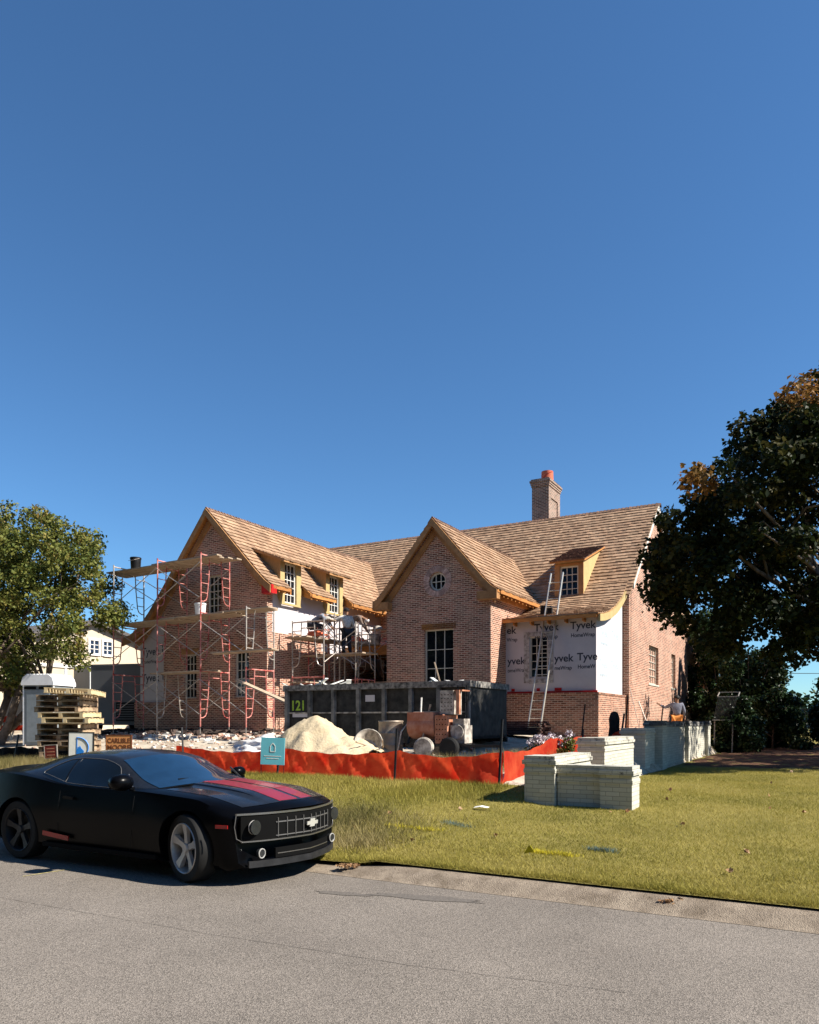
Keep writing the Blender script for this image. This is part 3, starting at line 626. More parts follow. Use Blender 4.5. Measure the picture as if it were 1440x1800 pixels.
gwall('low white painted brick wall with two square piers nearest the lawn front', (-3.6, 11.7, .3), [
    (-3.16, -2.68, 11.47, 11.95, .1, 1.02, 'pier'), (-3.86, -3.165, 11.56, 11.86, .1, 1.015, 'wall_panel', .025), (-4.38, -3.88, 11.47, 11.97, .1, 1.15, 'pier'), (-4.30, -3.95, 11.975, 13.7, .1, 1.13, 'wall_panel', .03)])
gwall('stepped white brick wall standing just behind the nearest low wall', (-4.3, 15.5, .4), [
    (-4.57, -4.03, 14.95, 15.5, .2, 1.37, 'pier'), (-4.50, -4.10, 15.505, 17.7, .2, 1.36, 'wall_panel', .03)])
gwall('short white brick wall with stained reddish cap between the stepped wall and the long wall', (-4.4, 19.2, .4), [
    (-4.69, -4.10, 18.9, 19.45, .2, 1.53, 'pier', .03), (-4.60, -4.16, 19.455, 20.3, .2, 1.52, 'wall_panel', .03)])
gwall('long shaded white brick retaining wall with black stained caps running toward the bushes', (-4.2, 24, .4), [
    (-4.45, -3.98, 20.4, 21.0, .2, 1.72, 'pier', .03, 'mossy_cap'), (-4.36, -4.05, 21.005, 24.1, .2, 1.69, 'wall_panel', .03, 'mossy_cap'), (-4.42, -3.94, 24.105, 24.7, .2, 1.71, 'pier', .03, 'mossy_cap'),
    (-4.36, -4.05, 24.705, 28.0, .2, 1.69, 'wall_panel', .03, 'mossy_cap'), (-4.42, -3.94, 28.005, 28.6, .2, 1.71, 'pier', .03, 'mossy_cap')])

# ================================================================ SCAFFOLDING
def frame_mb(z0, h, v0, v1, r=.025):
    b = MB(); b.cyl((0, v0, z0), (0, v0, z0+h), r, n=8); b.cyl((0, v1, z0), (0, v1, z0+h), r, n=8)
    zt = z0+h-.07; b.cyl((0, v0, zt), (0, v1, zt), r, n=8)
    for v, s in ((v0, 1), (v1, -1)):
        b.tube([(0, v+s*.42, zt), (0, v+s*.38, z0+h*.6), (0, v+s*.30, z0+.5), (0, v+s*.24, z0+.38), (0, v+s*.12, z0+.32), (0, v, z0+.32)], r*.8, 7)
        for k in range(4):
            z = z0+.62+k*.33; b.cyl((0, v, z), (0, v+s*(.32+.03*k), z), r*.65, n=6)
    b.cyl((0, v0+.4, zt-.22), (0, v1-.4, zt-.22), r*.8, n=6)
    return b
def scaffold(label, O, rot, frames, base, lifts, v0, v1, mats, group=None):
    """frames: [(x, number of lifts)] in the scaffold's own frame (x along it, y across)"""
    t = site('scaffold', label, 'scaffold', *O, rot=rot, group=group)
    for i, (x, n) in enumerate(frames):
        for k in range(n):
            b = frame_mb(base-O[2]+k*2.0, 2.0-.004, v0, v1); b.build('end_frame', M[mats[(i*2+k) % len(mats)]], t, (x+.012*k, 0, 0))
        b = MB()
        pass
        for v in (v0, v1): b = MB(); b.cyl((0, v, base-O[2]-.25), (0, v, base-O[2]-.003), .016, n=6); b.box(-.07, .07, v-.07, v+.07, base-O[2]-.262, base-O[2]-.25); b.build('base_jack', M['galv'], t, (x, 0, 0))
    for (x0, n0), (x1, n1) in zip(frames[:-1], frames[1:]):
        for k in range(min(n0, n1)):
            z = base-O[2]+k*2.0
            for v in (v0-.03, v1+.03):
                b = MB(); b.cyl((x0, v, z+.45), (x1, v, z+1.65), .015, n=5); b.cyl((x0, v-.03, z+1.65), (x1, v-.03, z+.45), .015, n=5); b.build('cross_brace', M['galv'], t)
    return t
scaffold('tall rusty red frame scaffold in front of the left gable', (-20.2, 19.7, 1.3), 0, [(-3.2, 3), (-.9, 3), (1.2, 3), (3.25, 2)], 1.5, 3, -.7, .7, ['redmetal', 'redmetal', 'galv', 'redmetal', 'redmetal'])
scaffold('lower red scaffold along the sunlit side of the left wing', (-16.6, 22.0, 1.3), R(90), [(-.2, 2), (2.0, 2), (4.2, 2)], 1.35, 2, -.75, .65, ['redmetal', 'galv'])
def plank(label, p0, p1, group, wd=.24, th=.045, m='plank'):
    p0, p1 = Vector(p0), Vector(p1); c = (p0+p1)/2; b = MB(); b.obox(p0-c, p1-c, wd, th)
    o = b.build('plank', M[m]); o.location = W(*c); o.rotation_euler = (0, 0, HR); return tag(o, label, 'plank', group)
def planks(n, a0, a1, v, z, label, group, m='plank', step=.27):
    for i in range(n):
        j = random.uniform(-.18, .18); plank(label, (a0+j, v+i*step, z+random.uniform(0, .004)), (a1+j+random.uniform(-.1, .1), v+i*step, z+.03), group, m=m)
planks(4, -24.0, -20.9, 19.25, 7.28, 'weathered plank on the left half of the top deck of the tall scaffold', 'planks of the top deck, left half')
planks(4, -21.4, -18.3, 19.25, 7.34, 'weathered plank on the right half of the top deck of the tall scaffold', 'planks of the top deck, right half')
planks(4, -23.6, -20.3, 19.25, 5.30, 'weathered plank on the left half of the middle deck of the tall scaffold', 'planks of the middle deck, left half')
planks(4, -20.9, -17.9, 19.25, 5.36, 'weathered plank over the centre of the middle deck of the tall scaffold', 'planks of the middle deck, centre')
planks(3, -18.5, -16.3, 19.3, 5.41, 'short plank at the right end of the middle deck of the tall scaffold', 'planks of the middle deck, right end')
planks(3, -21.5, -18.8, 19.25, 3.42, 'weathered plank on the lowest deck of the tall scaffold', 'planks of the lowest deck')
planks(2, -18.6, -15.9, 19.0, 4.0, 'plank laid at chest height across the right bay of the tall scaffold', 'planks across the right bay')
plank('loose plank sloping down from the tall scaffold toward the dumpster', (-17.2, 18.9, 3.05), (-14.6, 18.7, 2.15), None, .28)
def cross_planks(n, v0, v1, a, z, label, group):
    for i in range(n): plank(label, (a+i*.27, v0+random.uniform(-.15, .15), z), (a+i*.27, v1+random.uniform(-.15, .15), z+.02), group)
cross_planks(4, 21.4, 24.2, -17.2, 4.70, 'plank of the near half of the masons deck beside the left wing', 'planks of the masons deck, near half')
cross_planks(4, 23.8, 26.6, -17.2, 4.75, 'plank of the far half of the masons deck beside the left wing', 'planks of the masons deck, far half')
cross_planks(3, 21.6, 26.4, -17.1, 3.10, 'long plank under the masons deck beside the left wing', 'planks below the masons deck')
planks(3, -17.3, -14.7, 22.7, 4.12, 'plank carrying the worker in the pale shirt', 'planks under the worker in the pale shirt')
for i, (px, vv) in enumerate(((588, 22.9), (597, 23.3), (606, 23.7))):
    k = (px-720)/F; Y = vv/(.493*k+.87); a = Y*(.87*k-.493); b = MB(); b.cyl((0, 0, 0), (0, 0, 4.35), .03, n=8); b.box(-.08, .08, -.08, .08, -.01, .0); b.tube([(0, 0, 4.35), (.02, 0, 4.42), (.10, 0, 4.45)], .012)
    o = b.build('steel_prop', M['galv']); o.location = W(a, vv, 1.3); o.rotation_euler = (0, 0, HR)
    tag(o, ['leftmost of the three upright steel props beside the dark porch', 'middle one of the three upright steel props beside the dark porch', 'rightmost of the three upright steel props beside the dark porch'][i], 'steel prop', 'steel props beside the porch')
scaffold('short scaffold standing inside the dark porch opening between the gables', (-16.1, 25.6, 1.25), 0, [(-1.1, 1), (1.1, 1)], 1.3, 1, -.6, .6, ['redmetal', 'galv'])
planks(3, -17.5, -14.8, 25.2, 3.2, 'plank on the short scaffold inside the dark porch', 'planks inside the dark porch')
scaffold('single bay scaffold in front of the porch with the steel props', (-16.0, 23.2, 1.25), 0, [(-1.2, 2), (.9, 2)], 1.3, 2, -.5, .8, ['galv', 'redmetal', 'redmetal'])
def bucket(label, a, v, z, m='whiteplastic', r=.15, h=.37, group=None, tilt=0):
    t = site('bucket', label, 'bucket', a, v, z, group); b = MB()
    b.lathe([(r*.84, 0), (r*.86, .01), (r*.98, h*.9), (r*1.06, h*.9), (r*1.06, h*.95), (r, h*.96), (r*1.0, h), (r*.93, h), (r*.80, .03)], 20); b.build('pail', M[m], t, rot=(tilt, 0, 0), smooth=40)
    b = MB(); b.tube([(-r*1.05, 0, h*.9), (-r*.8, -r*1.0, h*.75), (0, -r*1.25, h*.68), (r*.8, -r*1.0, h*.75), (r*1.05, 0, h*.9)], .005, 5); b.build('handle', M['galv'], t, rot=(tilt, 0, 0)); return t
bucket('white bucket on the middle deck of the tall scaffold', -19.35, 19.35, 5.39, r=.2, h=.42)
bucket('black bucket on the far left of the top deck against the sky', -22.9, 19.6, 7.33, 'black', .2, .5)
bucket('white bucket beside the bent worker in the brown shirt', -15.95, 25.4, 4.72, 'dirtygrey', .22, .42)
for i, (a, v, z, lab) in enumerate(((-16.4, 22.0, 4.74, 'brick pile at the near end of the masons deck'), (-16.4, 24.6, 4.79, 'brick pile between the two bent workers on the masons deck'))):
    b = MB()
    for k in range(3):
        for j in range(4-k): b.box(-.3+j*.21+k*.05, -.105+j*.21+k*.05, -.1, .09, k*.062+.001, k*.062+.058)
    o = b.build('brick_pile', M['terracotta']); o.location = W(a, v, z+.02); o.rotation_euler = (0, 0, HR+.3*i); tag(o, lab, 'brick pile')
# mortar boards on stands
for i, (a, v) in enumerate(((-16.35, 22.7), (-16.2, 26.0))):
    t = site('mortar_stand', ['mortar board on a crossed leg stand near the corner of the left gable', 'mortar board on a crossed leg stand at the far end of the masons deck'][i], 'mortar stand', a, v, 4.76, 'mortar stands on the masons deck')
    b = MB(); b.box(-.36, .36, -.3, .3, .62, .645); b.build('board', M['plank'], t)
    b = MB(); 
    for y in (-.24, .24): b.obox((-.3, y, 0), (.3, y, .615), .03, .02); b.obox((.3, y+.03, 0), (-.3, y+.03, .615), .03, .02)
    b.build('crossed_legs', M['galv'], t)
    b = MB(); b.lathe([(.22, .646), (.2, .70), (.12, .78), (.03, .81)], 14); b.build('mortar', M['dirtygrey'], t, smooth=60)
# rags, bags, boxes on the porch roof
def lump(name, label, cat, loc, size, material, seed=1, group=None, amp=.35, sub=3, flat=.15):
    bm = bmesh.new(); bmesh.ops.create_icosphere(bm, subdivisions=sub, radius=1); r_ = random.Random(seed); ph = [r_.uniform(0, 6) for _ in range(9)]
    for v in bm.verts:
        c = v.co; f = 1+amp*(.5*math.sin(3*c.x+ph[0])*math.sin(4*c.y+ph[1])+.35*math.sin(7*c.y+ph[2]+3*c.z)+.3*math.sin(9*c.x+ph[3])*math.sin(8*c.z+ph[4])+.2*math.sin(15*c.z+ph[5]+9*c.y))
        v.co = Vector((c.x*size[0]*f, c.y*size[1]*f, max(-flat*size[2], c.z*size[2]*f)+flat*size[2]))
    me = bpy.data.meshes.new(name); bm.to_mesh(me); bm.free(); me.materials.append(material); fin(me, 60)
    o = bpy.data.objects.new(name, me); C.objects.link(o); o.location = loc; o.rotation_euler = (0, 0, HR); return tag(o, label, cat, group)
M['pinkcloth'] = mat('pink_tarpaulin', (.55, .12, .09), .7, col2=(.72, .42, .36), scale=5, bump=.8, bscale=12)
lump('tarpaulin', 'crumpled pink and red tarpaulin on the porch roof by the middle gable', 'tarpaulin', W(-15.1, 26.0, 4.74), (.5, .3, .55), M['pinkcloth'], 3, amp=.6)
lump('tarpaulin', 'low spread of red and white sheeting on the porch roof behind the workers', 'tarpaulin', W(-16.3, 26.3, 4.74), (.7, .3, .22), M['pinkcloth'], 5, amp=.6)
lump('mortar_sack', 'grey mortar sack slumped at the edge of the porch roof', 'sack', W(-16.9, 26.0, 4.74), (.28, .2, .25), M['dirtygrey'], 8)
b = MB(); b.cyl((0, 0, 0), (0, 0, .42), .3, n=20); o = b.build('cable_reel', M['pinkcloth']); o.location = W(-15.3, 26.6, 4.74); o.rotation_euler = (0, 0, HR); tag(o, 'coil of faded red hose standing on the porch roof against the middle gable', 'hose coil')

# ladder on the bay roof
t = site('ladder', 'long aluminium extension ladder leaning over the eave of the wrapped bay', 'ladder', -8.9, 24.1, 1.2)
p0, p1 = Vector((-.02, 0, 0)), Vector((-.35, 1.0, 4.05)); q0, q1 = Vector((-.0, .30, 1.1)), Vector((-.5, 3.6, 5.65))
L0, L1 = Vector((0, 0, 0)), Vector((.25, 1.75, 5.75))
for sx in (-.22, .22):
    b = MB(); b.obox(L0+Vector((sx, 0, 0)), L1+Vector((sx, 0, 0)), .03, .075); b.build('rail', M['alu'], t)
b = MB()
for i in range(1, 19): p = L0+(L1-L0)*(i/19.2); b.cyl(p+Vector((-.21, 0, 0)), p+Vector((.21, 0, 0)), .014, n=6)
b.build('rungs', M['alu'], t)
b = MB(); b.box(-.12, .1, -.1, .1, 0, .3); b.box(.14, .3, -.05, .06, .0, .28); o = b.build('nail_boxes', M['dark']); o.location = W(-9.35, 26.5, 5.62); o.rotation_euler = (0, 0, HR)
tag(o, 'small dark vent box standing on the lower bay roof beside the ladder', 'vent')
o.name = 'roof_vent'

# ================================================================ PEOPLE
def skin(name, pts, edges, rad, material, parent, sub=2, root=0):
    me = bpy.data.meshes.new(name); me.from_pydata([tuple(p) for p in pts], edges, []); o = bpy.data.objects.new(name, me); C.objects.link(o)
    sv = me.skin_vertices if me.skin_vertices else None
    m = o.modifiers.new('s', 'SKIN')
    sk = me.skin_vertices[0].data
    for i, r in enumerate(rad): r = r if isinstance(r, tuple) else (r, r); sk[i].radius = r; sk[i].use_root = (i == root)
    m.use_smooth_shade = True; m2 = o.modifiers.new('u', 'SUBSURF'); m2.levels = sub; m2.render_levels = sub
    bpy.context.view_layer.update(); new = bpy.data.meshes.new_from_object(o.evaluated_get(bpy.context.evaluated_depsgraph_get()))
    new.materials.clear(); new.materials.append(material); new.polygons.foreach_set('use_smooth', [True]*len(new.polygons)); bpy.data.objects.remove(o)
    o = bpy.data.objects.new(name, new); C.objects.link(o); o.parent = parent; return o
def human(label, a, v, z, rot, J, shirt, pants, cap=None, shoes='boot'):
    """J: joints pelvis chest neck head, shL elL haL, shR elR haR, hipL knL anL, hipR knR anR; x right, y forward"""
    t = site('person', label, 'person', a, v, z, rot=rot); J = {k: Vector(p) for k, p in J.items()}
    P, E_, Rr = [], [], []
    def add(p, r, link=None):
        P.append(Vector(p)); Rr.append(r); i = len(P)-1
        if link is not None: E_.append((link, i))
        return i
    pel = add(J['pelvis'], .135); mid = add((J['pelvis']+J['chest'])/2, .12, pel); che = add(J['chest'], .14, mid); nk = add(J['neck'], .06, che)
    up = (J['head']-J['neck']).normalized(); chin = add(J['neck']+up*.06, .062, nk); hd = add(J['head'], .088, chin); tp = add(J['head']+up*.08, .06, hd)
    for s in 'LR':
        sh = add(J['sh'+s], .062, che); el = add(J['el'+s], .043, sh); wr = add(J['ha'+s], .028, el)
        d = (J['ha'+s]-J['el'+s]).normalized(); pm = add(J['ha'+s]+d*.05, .032, wr); side = d.orthogonal().normalized(); nrm = d.cross(side)
        for k in range(4):
            o_ = side*(-.027+.018*k); ln = (.065, .078, .074, .058)[k]; f1 = add(J['ha'+s]+d*.095+o_, .010, pm); f2 = add(J['ha'+s]+d*(.095+ln*.5)+o_+nrm*.012, .009, f1); add(J['ha'+s]+d*(.095+ln*.8)+o_+nrm*.038, .008, f2)
        th = add(J['ha'+s]+d*.045-side*.045, .012, pm); add(J['ha'+s]+d*.085-side*.06+nrm*.02, .010, th)
        hp_ = add(J['hip'+s], .095, pel); kn = add(J['kn'+s], .065, hp_); an = add(J['an'+s], .042, kn)
    skin('body', P, E_, Rr, M['skin'], t, 1)
    P, E_, Rr = [], [], []
    pel = add(J['pelvis']+(J['chest']-J['pelvis'])*.12, .155); mid = add((J['pelvis']+J['chest'])/2, .15, pel); che = add(J['chest'], .165, mid); add(J['neck']-(J['neck']-J['chest'])*.25, .085, che)
    for s in 'LR': sh = add(J['sh'+s], .082, che); el = add(J['el'+s], .060, sh); add(J['el'+s].lerp(J['ha'+s], .9), .042, el)
    skin('shirt', P, E_, Rr, M[shirt], t, 2)
    P, E_, Rr = [], [], []
    pel = add(J['pelvis'], .16)
    for s in 'LR': h = add(J['hip'+s], .115, pel); k = add(J['kn'+s], .085, h); add(J['an'+s]+Vector((0, 0, .02)), .065, k)
    skin('trousers', P, E_, Rr, M[pants], t, 2)
    for s in 'LR':
        b = MB(); an = J['an'+s]; b.box(-.045, .045, -.08, .19, -.08, -.055); b.box(-.042, .042, -.075, .17, -.055, -.01); b.box(-.04, .04, -.07, .06, -.01, .06)
        o = b.build('boot', M[shoes], t, tuple(an), smooth=None)
    # face and hair
    f = Vector((0, 1, 0)); fw = (f-up*f.dot(up)).normalized() if abs(up.z) > .3 else Vector((0, .3, -1)).normalized(); rt = fw.cross(up)
    hd = J['head']; b = MB(); b.cyl(hd+fw*.085, hd+fw*.115-up*.02, .010, .014, n=6); b.build('nose', M['skin'], t)
    for q in (-.032, .032): b = MB(); b.cyl(hd+fw*.078+rt*q+up*.02, hd+fw*.09+rt*q+up*.02, .011, n=8); b.build('eye', M['hair'], t)
    for q in (-.088, .088): b = MB(); b.cyl(hd+rt*q*.95-up*.02, hd+rt*q*1.07+up*.02, .018, n=8); b.build('ear', M['skin'], t)
    b = MB(); b.cyl(hd+fw*.083-up*.045+rt*.02, hd+fw*.083-up*.045-rt*.02, .006, n=6); b.build('mouth', M['darkred'], t)
    bm = bmesh.new(); bmesh.ops.create_uvsphere(bm, u_segments=16, v_segments=10, radius=.108); me = bpy.data.meshes.new('hair')
    for vv in list(bm.verts):
        if vv.co.y > .05 and vv.co.z < .045 or vv.co.z < -.06: bm.verts.remove(vv)
    bm.to_mesh(me); bm.free(); me.materials.append(M[cap or 'hair']); me.polygons.foreach_set('use_smooth', [True]*len(me.polygons))
    o = bpy.data.objects.new('hair' if not cap else 'cap', me); C.objects.link(o); o.parent = t; o.location = hd+up*.025
    o.rotation_euler = Matrix((rt, fw, up)).transposed().to_euler()
    return t
stand = dict(pelvis=(0, 0, .95), chest=(0, .0, 1.30), neck=(0, .0, 1.50), head=(0, .02, 1.66), shL=(-.19, 0, 1.43), elL=(-.42, .18, 1.30), haL=(-.60, .32, 1.42), shR=(.19, 0, 1.43), elR=(.27, -.02, 1.15), haR=(.25, .14, .95),
    hipL=(-.1, 0, .9), knL=(-.12, .03, .5), anL=(-.13, 0, .08), hipR=(.1, 0, .9), knR=(.11, .05, .5), anR=(.13, -.05, .08))
human('person in grey shirt and orange trousers, back turned, beside the sunlit side wall', -5.45, 30.7, .93, R(18), stand, 'shirtgrey', 'pantsorange')
bend = dict(pelvis=(0, -.15, .88), chest=(0, .22, 1.02), neck=(0, .42, .98), head=(0, .55, .90), shL=(-.19, .33, 1.02), elL=(-.24, .45, .75), haL=(-.15, .55, .52), shR=(.19, .33, 1.02), elR=(.24, .45, .75), haR=(.15, .58, .50),
    hipL=(-.1, -.13, .83), knL=(-.14, .05, .46), anL=(-.15, -.08, .08), hipR=(.1, -.13, .83), knR=(.14, .1, .46), anR=(.15, .0, .08))
crouch = dict(pelvis=(0, -.2, .5), chest=(0, .15, .78), neck=(0, .33, .80), head=(0, .46, .76), shL=(-.19, .24, .83), elL=(-.26, .42, .6), haL=(-.18, .55, .4), shR=(.19, .24, .83), elR=(.26, .42, .6), haR=(.15, .6, .38),
    hipL=(-.1, -.17, .48), knL=(-.16, .22, .48), anL=(-.16, .0, .08), hipR=(.1, -.17, .48), knR=(.16, .25, .42), anR=(.15, -.05, .08))
human('mason in a dark checked shirt crouching on the deck beside the left wing', -16.75, 22.6, 4.77, R(-70), crouch, 'shirtdark', 'pantsdark', 'dark')
human('mason in a brown shirt bent double below the second wing dormer', -16.75, 25.0, 4.8, R(-75), bend, 'shirtbrown', 'pantsdark', 'whiteplastic')
human('worker in a pale shirt standing among the steel props by the dark porch', -15.95, 23.4, 4.15, R(60), stand, 'shirtstripe', 'pantsdark', 'dark')

# ================================================================ CAR
M['carpaint'] = mat('black_car_paint', (.0015, .0015, .002), .28, var=.1, spec=.10, coat=0); M['hoodpaint'] = mat('dusty_black_paint', (.010, .011, .013), .24, var=.2, scale=12, coat=.35)
M['stripe'] = mat('red_stripe', (.20, .018, .030), .4, var=.08, coat=.3); M['chrome'] = mat('satin_chrome', (.26, .255, .245), .25, metal=.85, var=.04); M['lens'] = mat('headlamp_lens', (.018, .02, .022), .12, spec=.5, var=.2)
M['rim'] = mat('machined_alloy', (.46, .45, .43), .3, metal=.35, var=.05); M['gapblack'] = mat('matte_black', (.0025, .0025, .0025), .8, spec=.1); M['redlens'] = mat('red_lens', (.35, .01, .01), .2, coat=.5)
M['trim'] = mat('dull_trim', (.16, .155, .15), .4, metal=.5); M['interior'] = mat('car_interior', (.02, .02, .022), .8); M['windscreen'] = mat('windscreen_painted_sky', (.006, .022, .05), .03, spec=.8, ior=1.9)  # windscreen's blue base colour imitates the sky's reflection
M['sideglass'] = mat('dark_side_glass', (.003, .004, .004), .05, spec=.5, ior=1.5)
def cr(xs, ys):
    xs = np.array(xs, float); ys = np.array(ys, float); o = np.argsort(xs); xs, ys = xs[o], ys[o]; m = np.gradient(ys, xs)
    def f(x):
        x = min(max(x, xs[0]), xs[-1]); i = min(max(int(np.searchsorted(xs, x))-1, 0), len(xs)-2); h = xs[i+1]-xs[i]; t = (x-xs[i])/h
        return (2*t**3-3*t**2+1)*ys[i]+(t**3-2*t**2+t)*h*m[i]+(-2*t**3+3*t**2)*ys[i+1]+(t**3-t**2)*h*m[i+1]
    return f
XS = [.93, .85, .6, .2, -.3, -.8, -1.5, -2.1, -2.6, -3.0, -3.4, -3.7, -3.86]
hw_ = cr(XS, [.90, .925, .945, .95, .945, .93, .925, .935, .955, .965, .95, .92, .89])
zs_ = cr(XS, [.74, .765, .82, .885, .92, .94, .935, .965, 1.03, 1.065, 1.06, 1.03, 1.0])       # shoulder
zt_ = cr(XS, [.79, .825, .875, .93, .975, .99, .99, 1.0, 1.04, 1.08, 1.11, 1.11, 1.09])       # centre line
zb_ = cr(XS, [.19, .17, .17, .19, .19, .19, .19, .19, .19, .20, .22, .25, .28])
def plan(x, y): return -(.24*abs(y/.95)**3+.17*abs(y))*float(np.clip((x-.15)/.7, 0, 1))+.28*abs(y/.95)**3*float(np.clip((-3.3-x)/.5, 0, 1))
def section(x):
    h, zs, zt, zb = hw_(x), zs_(x), zt_(x), zb_(x); arch = max(math.exp(-((x)/.45)**2), math.exp(-((x+2.85)/.45)**2))
    bulge = .035*float(np.clip((.8-x)/.4, 0, 1))*float(np.clip((x+.9)/.4, 0, 1))
    return [(0, zb), (h*.5, zb), (h-.10, zb), (h-.045, zb+.05), (h-.03+.01*arch, .36), (h-.012+.015*arch, .50), (h+.01*arch, .62), (h-.012, .72 if zs > .78 else zs-.06), (h-.03, (.72+zs)/2 if zs > .78 else zs-.03),
        (h-.055, zs-.012), (h-.10, zs+.004), (h-.17, zs+.35*(zt-zs)), (h-.30, zs+.55*(zt-zs)), (.46, zs+.72*(zt-zs)), (.42, zs+.80*(zt-zs)+bulge*.8), (.25, zs+.95*(zt-zs)+bulge), (0, zt+bulge)]

k_ = (325-720)/F; CY = 7.93; cx_, cy_ = k_*CY, CY
ca, cv = cx_*.87-cy_*.493, cx_*.493+cy_*.87
car = site('parked_car', 'black sports coupe with two red bonnet stripes parked half on the kerb', 'car', ca, cv+.93, .0, rot=R(CAR_ROT) if 'CAR_ROT' in globals() else 0)
stn = [.93, .90, .85, .78]+list(np.arange(.7, -3.61, -.085))+[-3.66, -3.75, -3.82, -3.86]
b = MB(); rings = []
for x in stn:
    sec = section(x); ins = .045 if x in (.93, -3.86) else (.012 if x in (.90, -3.82) else 0); zc = .5
    ring = [(y*(1-ins), z+(zc-z)*ins) for y, z in sec]; full = [(y, z) for y, z in ring]+[(-y, z) for y, z in ring[-2:0:-1]]
    rings.append([(x+plan(x, y), y, z) for y, z in full])
n = len(rings[0]); V = [p for r in rings for p in r]
Fs = [(i*n+j, i*n+(j+1) % n, (i+1)*n+(j+1) % n, (i+1)*n+j) for i in range(len(rings)-1) for j in range(n)]
b.add(V, Fs)
# end caps as strips so the plan curve is kept
for base, flip in ((0, 1), ((len(rings)-1)*n, 0)):
    h = n//2
    for j in range(h): 
        q = (base+j, base+j+1, base+(n-j-1) % n, base+(n-j) % n); q = tuple(dict.fromkeys(q)); 
        if len(q) > 2: b.add([], []); b.f.append(q); b.m.append(0)
body = b.build('body', [M['carpaint']], car, smooth=38)
c = MB()
for x in (0, -2.852):
    for y0, y1 in ((-1.2, -.62), (.62, 1.2)): c.cyl((x, y0, .37), (x, y1, .37), .395, n=40)
boolcut(body, c); body.data.materials.clear(); body.data.materials.append(M['carpaint']); body.data.polygons.foreach_set('use_smooth', [True]*len(body.data.polygons)); body.data.set_sharp_from_angle(angle=R(38))
def topz(x, y):
    sec = section(x); ys = [q[0] for q in sec[9:]][::-1]; zs = [q[1] for q in sec[9:]][::-1]; return float(np.interp(abs(y), ys, zs))
def toppatch(name, x0, x1, yf0, yf1, m, par, dz=.003, nx=36, ny=8, th=None):
    b = MB(); P = []
    for i in range(nx+1):
        x = x0+(x1-x0)*i/nx; a0, a1 = yf0(x), yf1(x)
        for j in range(ny+1): y = a0+(a1-a0)*j/ny; P.append((x+plan(x, y), y, topz(x, y)+dz))
    b.add(P, [(i*(ny+1)+j, (i+1)*(ny+1)+j, (i+1)*(ny+1)+j+1, i*(ny+1)+j+1) for i in range(nx) for j in range(ny)]); return b.build(name, m, par, smooth=180)
hd = toppatch('bonnet', .80, -.46, lambda x: -(.76-.06*max(0, x)), lambda x: .76-.06*max(0, x), M['hoodpaint'], car, .003, 40, 34)
toppatch('stripe', .785, -.46, lambda x: -.30-.02*(-x), lambda x: -.03, M['stripe'], hd, .006); toppatch('stripe', .785, -.46, lambda x: .03, lambda x: .30-.02*x, M['stripe'], hd, .006)
# cabin
CX = [-.28, -.58, -.95, -1.22, -1.5, -1.8, -2.1, -2.45, -2.8, -3.1, -3.35]
czt = cr(CX, [1.005, 1.07, 1.185, 1.285, 1.338, 1.350, 1.345, 1.30, 1.225, 1.15, 1.10]); chb = cr(CX, [.79, .82, .845, .855, .86, .865, .865, .86, .85, .83, .78]); cht = cr(CX, [.74, .70, .645, .605, .59, .59, .59, .585, .58, .585, .60])
czb = lambda x: zs_(x)-.02
def cplan(x, y): return -.34*(abs(y)/.8)**2*float(np.clip((x+1.75)/1.1, 0, 1))
def cabpt(x, u):
    """u 0..1 side from belt to roof edge, 1..2 roof edge to centre line"""
    hb, ht, zt = chb(x), cht(x), czt(x); zb = czb(x); ze = max(zb+.01, zt-.055)
    if u <= 1: t = u; y = hb+(ht-hb)*t-.0; z = zb+(ze-zb)*t; y += .035*math.sin(math.pi*t)
    else: t = u-1; y = ht*(1-t); z = ze+(zt-ze)*(1-(1-t)**2.2)
    return y, z
def cabgrid(name, x0, x1, us, m, par, side, off=0.0, nx=30, ulo=None, uhi=None, mode='x'):
    b = MB(); P = []; nu = len(us)
    for i in range(nx+1):
        x = x0+(x1-x0)*i/nx
        for u in us:
            if ulo: u = ulo(x)+(uhi(x)-ulo(x))*u
            y, z = cabpt(x, u); P.append((x+cplan(x, y), side*(y+off*.9), z+(off*.5)))
    b.add(P, [(i*nu+j, (i+1)*nu+j, (i+1)*nu+j+1, i*nu+j+1) for i in range(nx) for j in range(nu-1)]); return b, P
b = MB(); rings = []
us = list(np.linspace(0, 1, 9))+[1.08, 1.2, 1.4, 1.7, 2.0]
for x in list(np.arange(-.28, -3.36, -.07)):
    ring = [cabpt(x, u) for u in us]; full = [(-y, z) for y, z in ring]+[(y, z) for y, z in ring[-2::-1]]
    rings.append([(x+cplan(x, y), y, z) for y, z in full])
n = len(rings[0]); b.add([p for r in rings for p in r], [(i*n+j, i*n+j+1, (i+1)*n+j+1, (i+1)*n+j) for i in range(len(rings)-1) for j in range(n-1)]+[tuple(range(n)), tuple(range((len(rings)-1)*n, len(rings)*n))])
cab = b.build('roof', M['hoodpaint'], car, smooth=40)
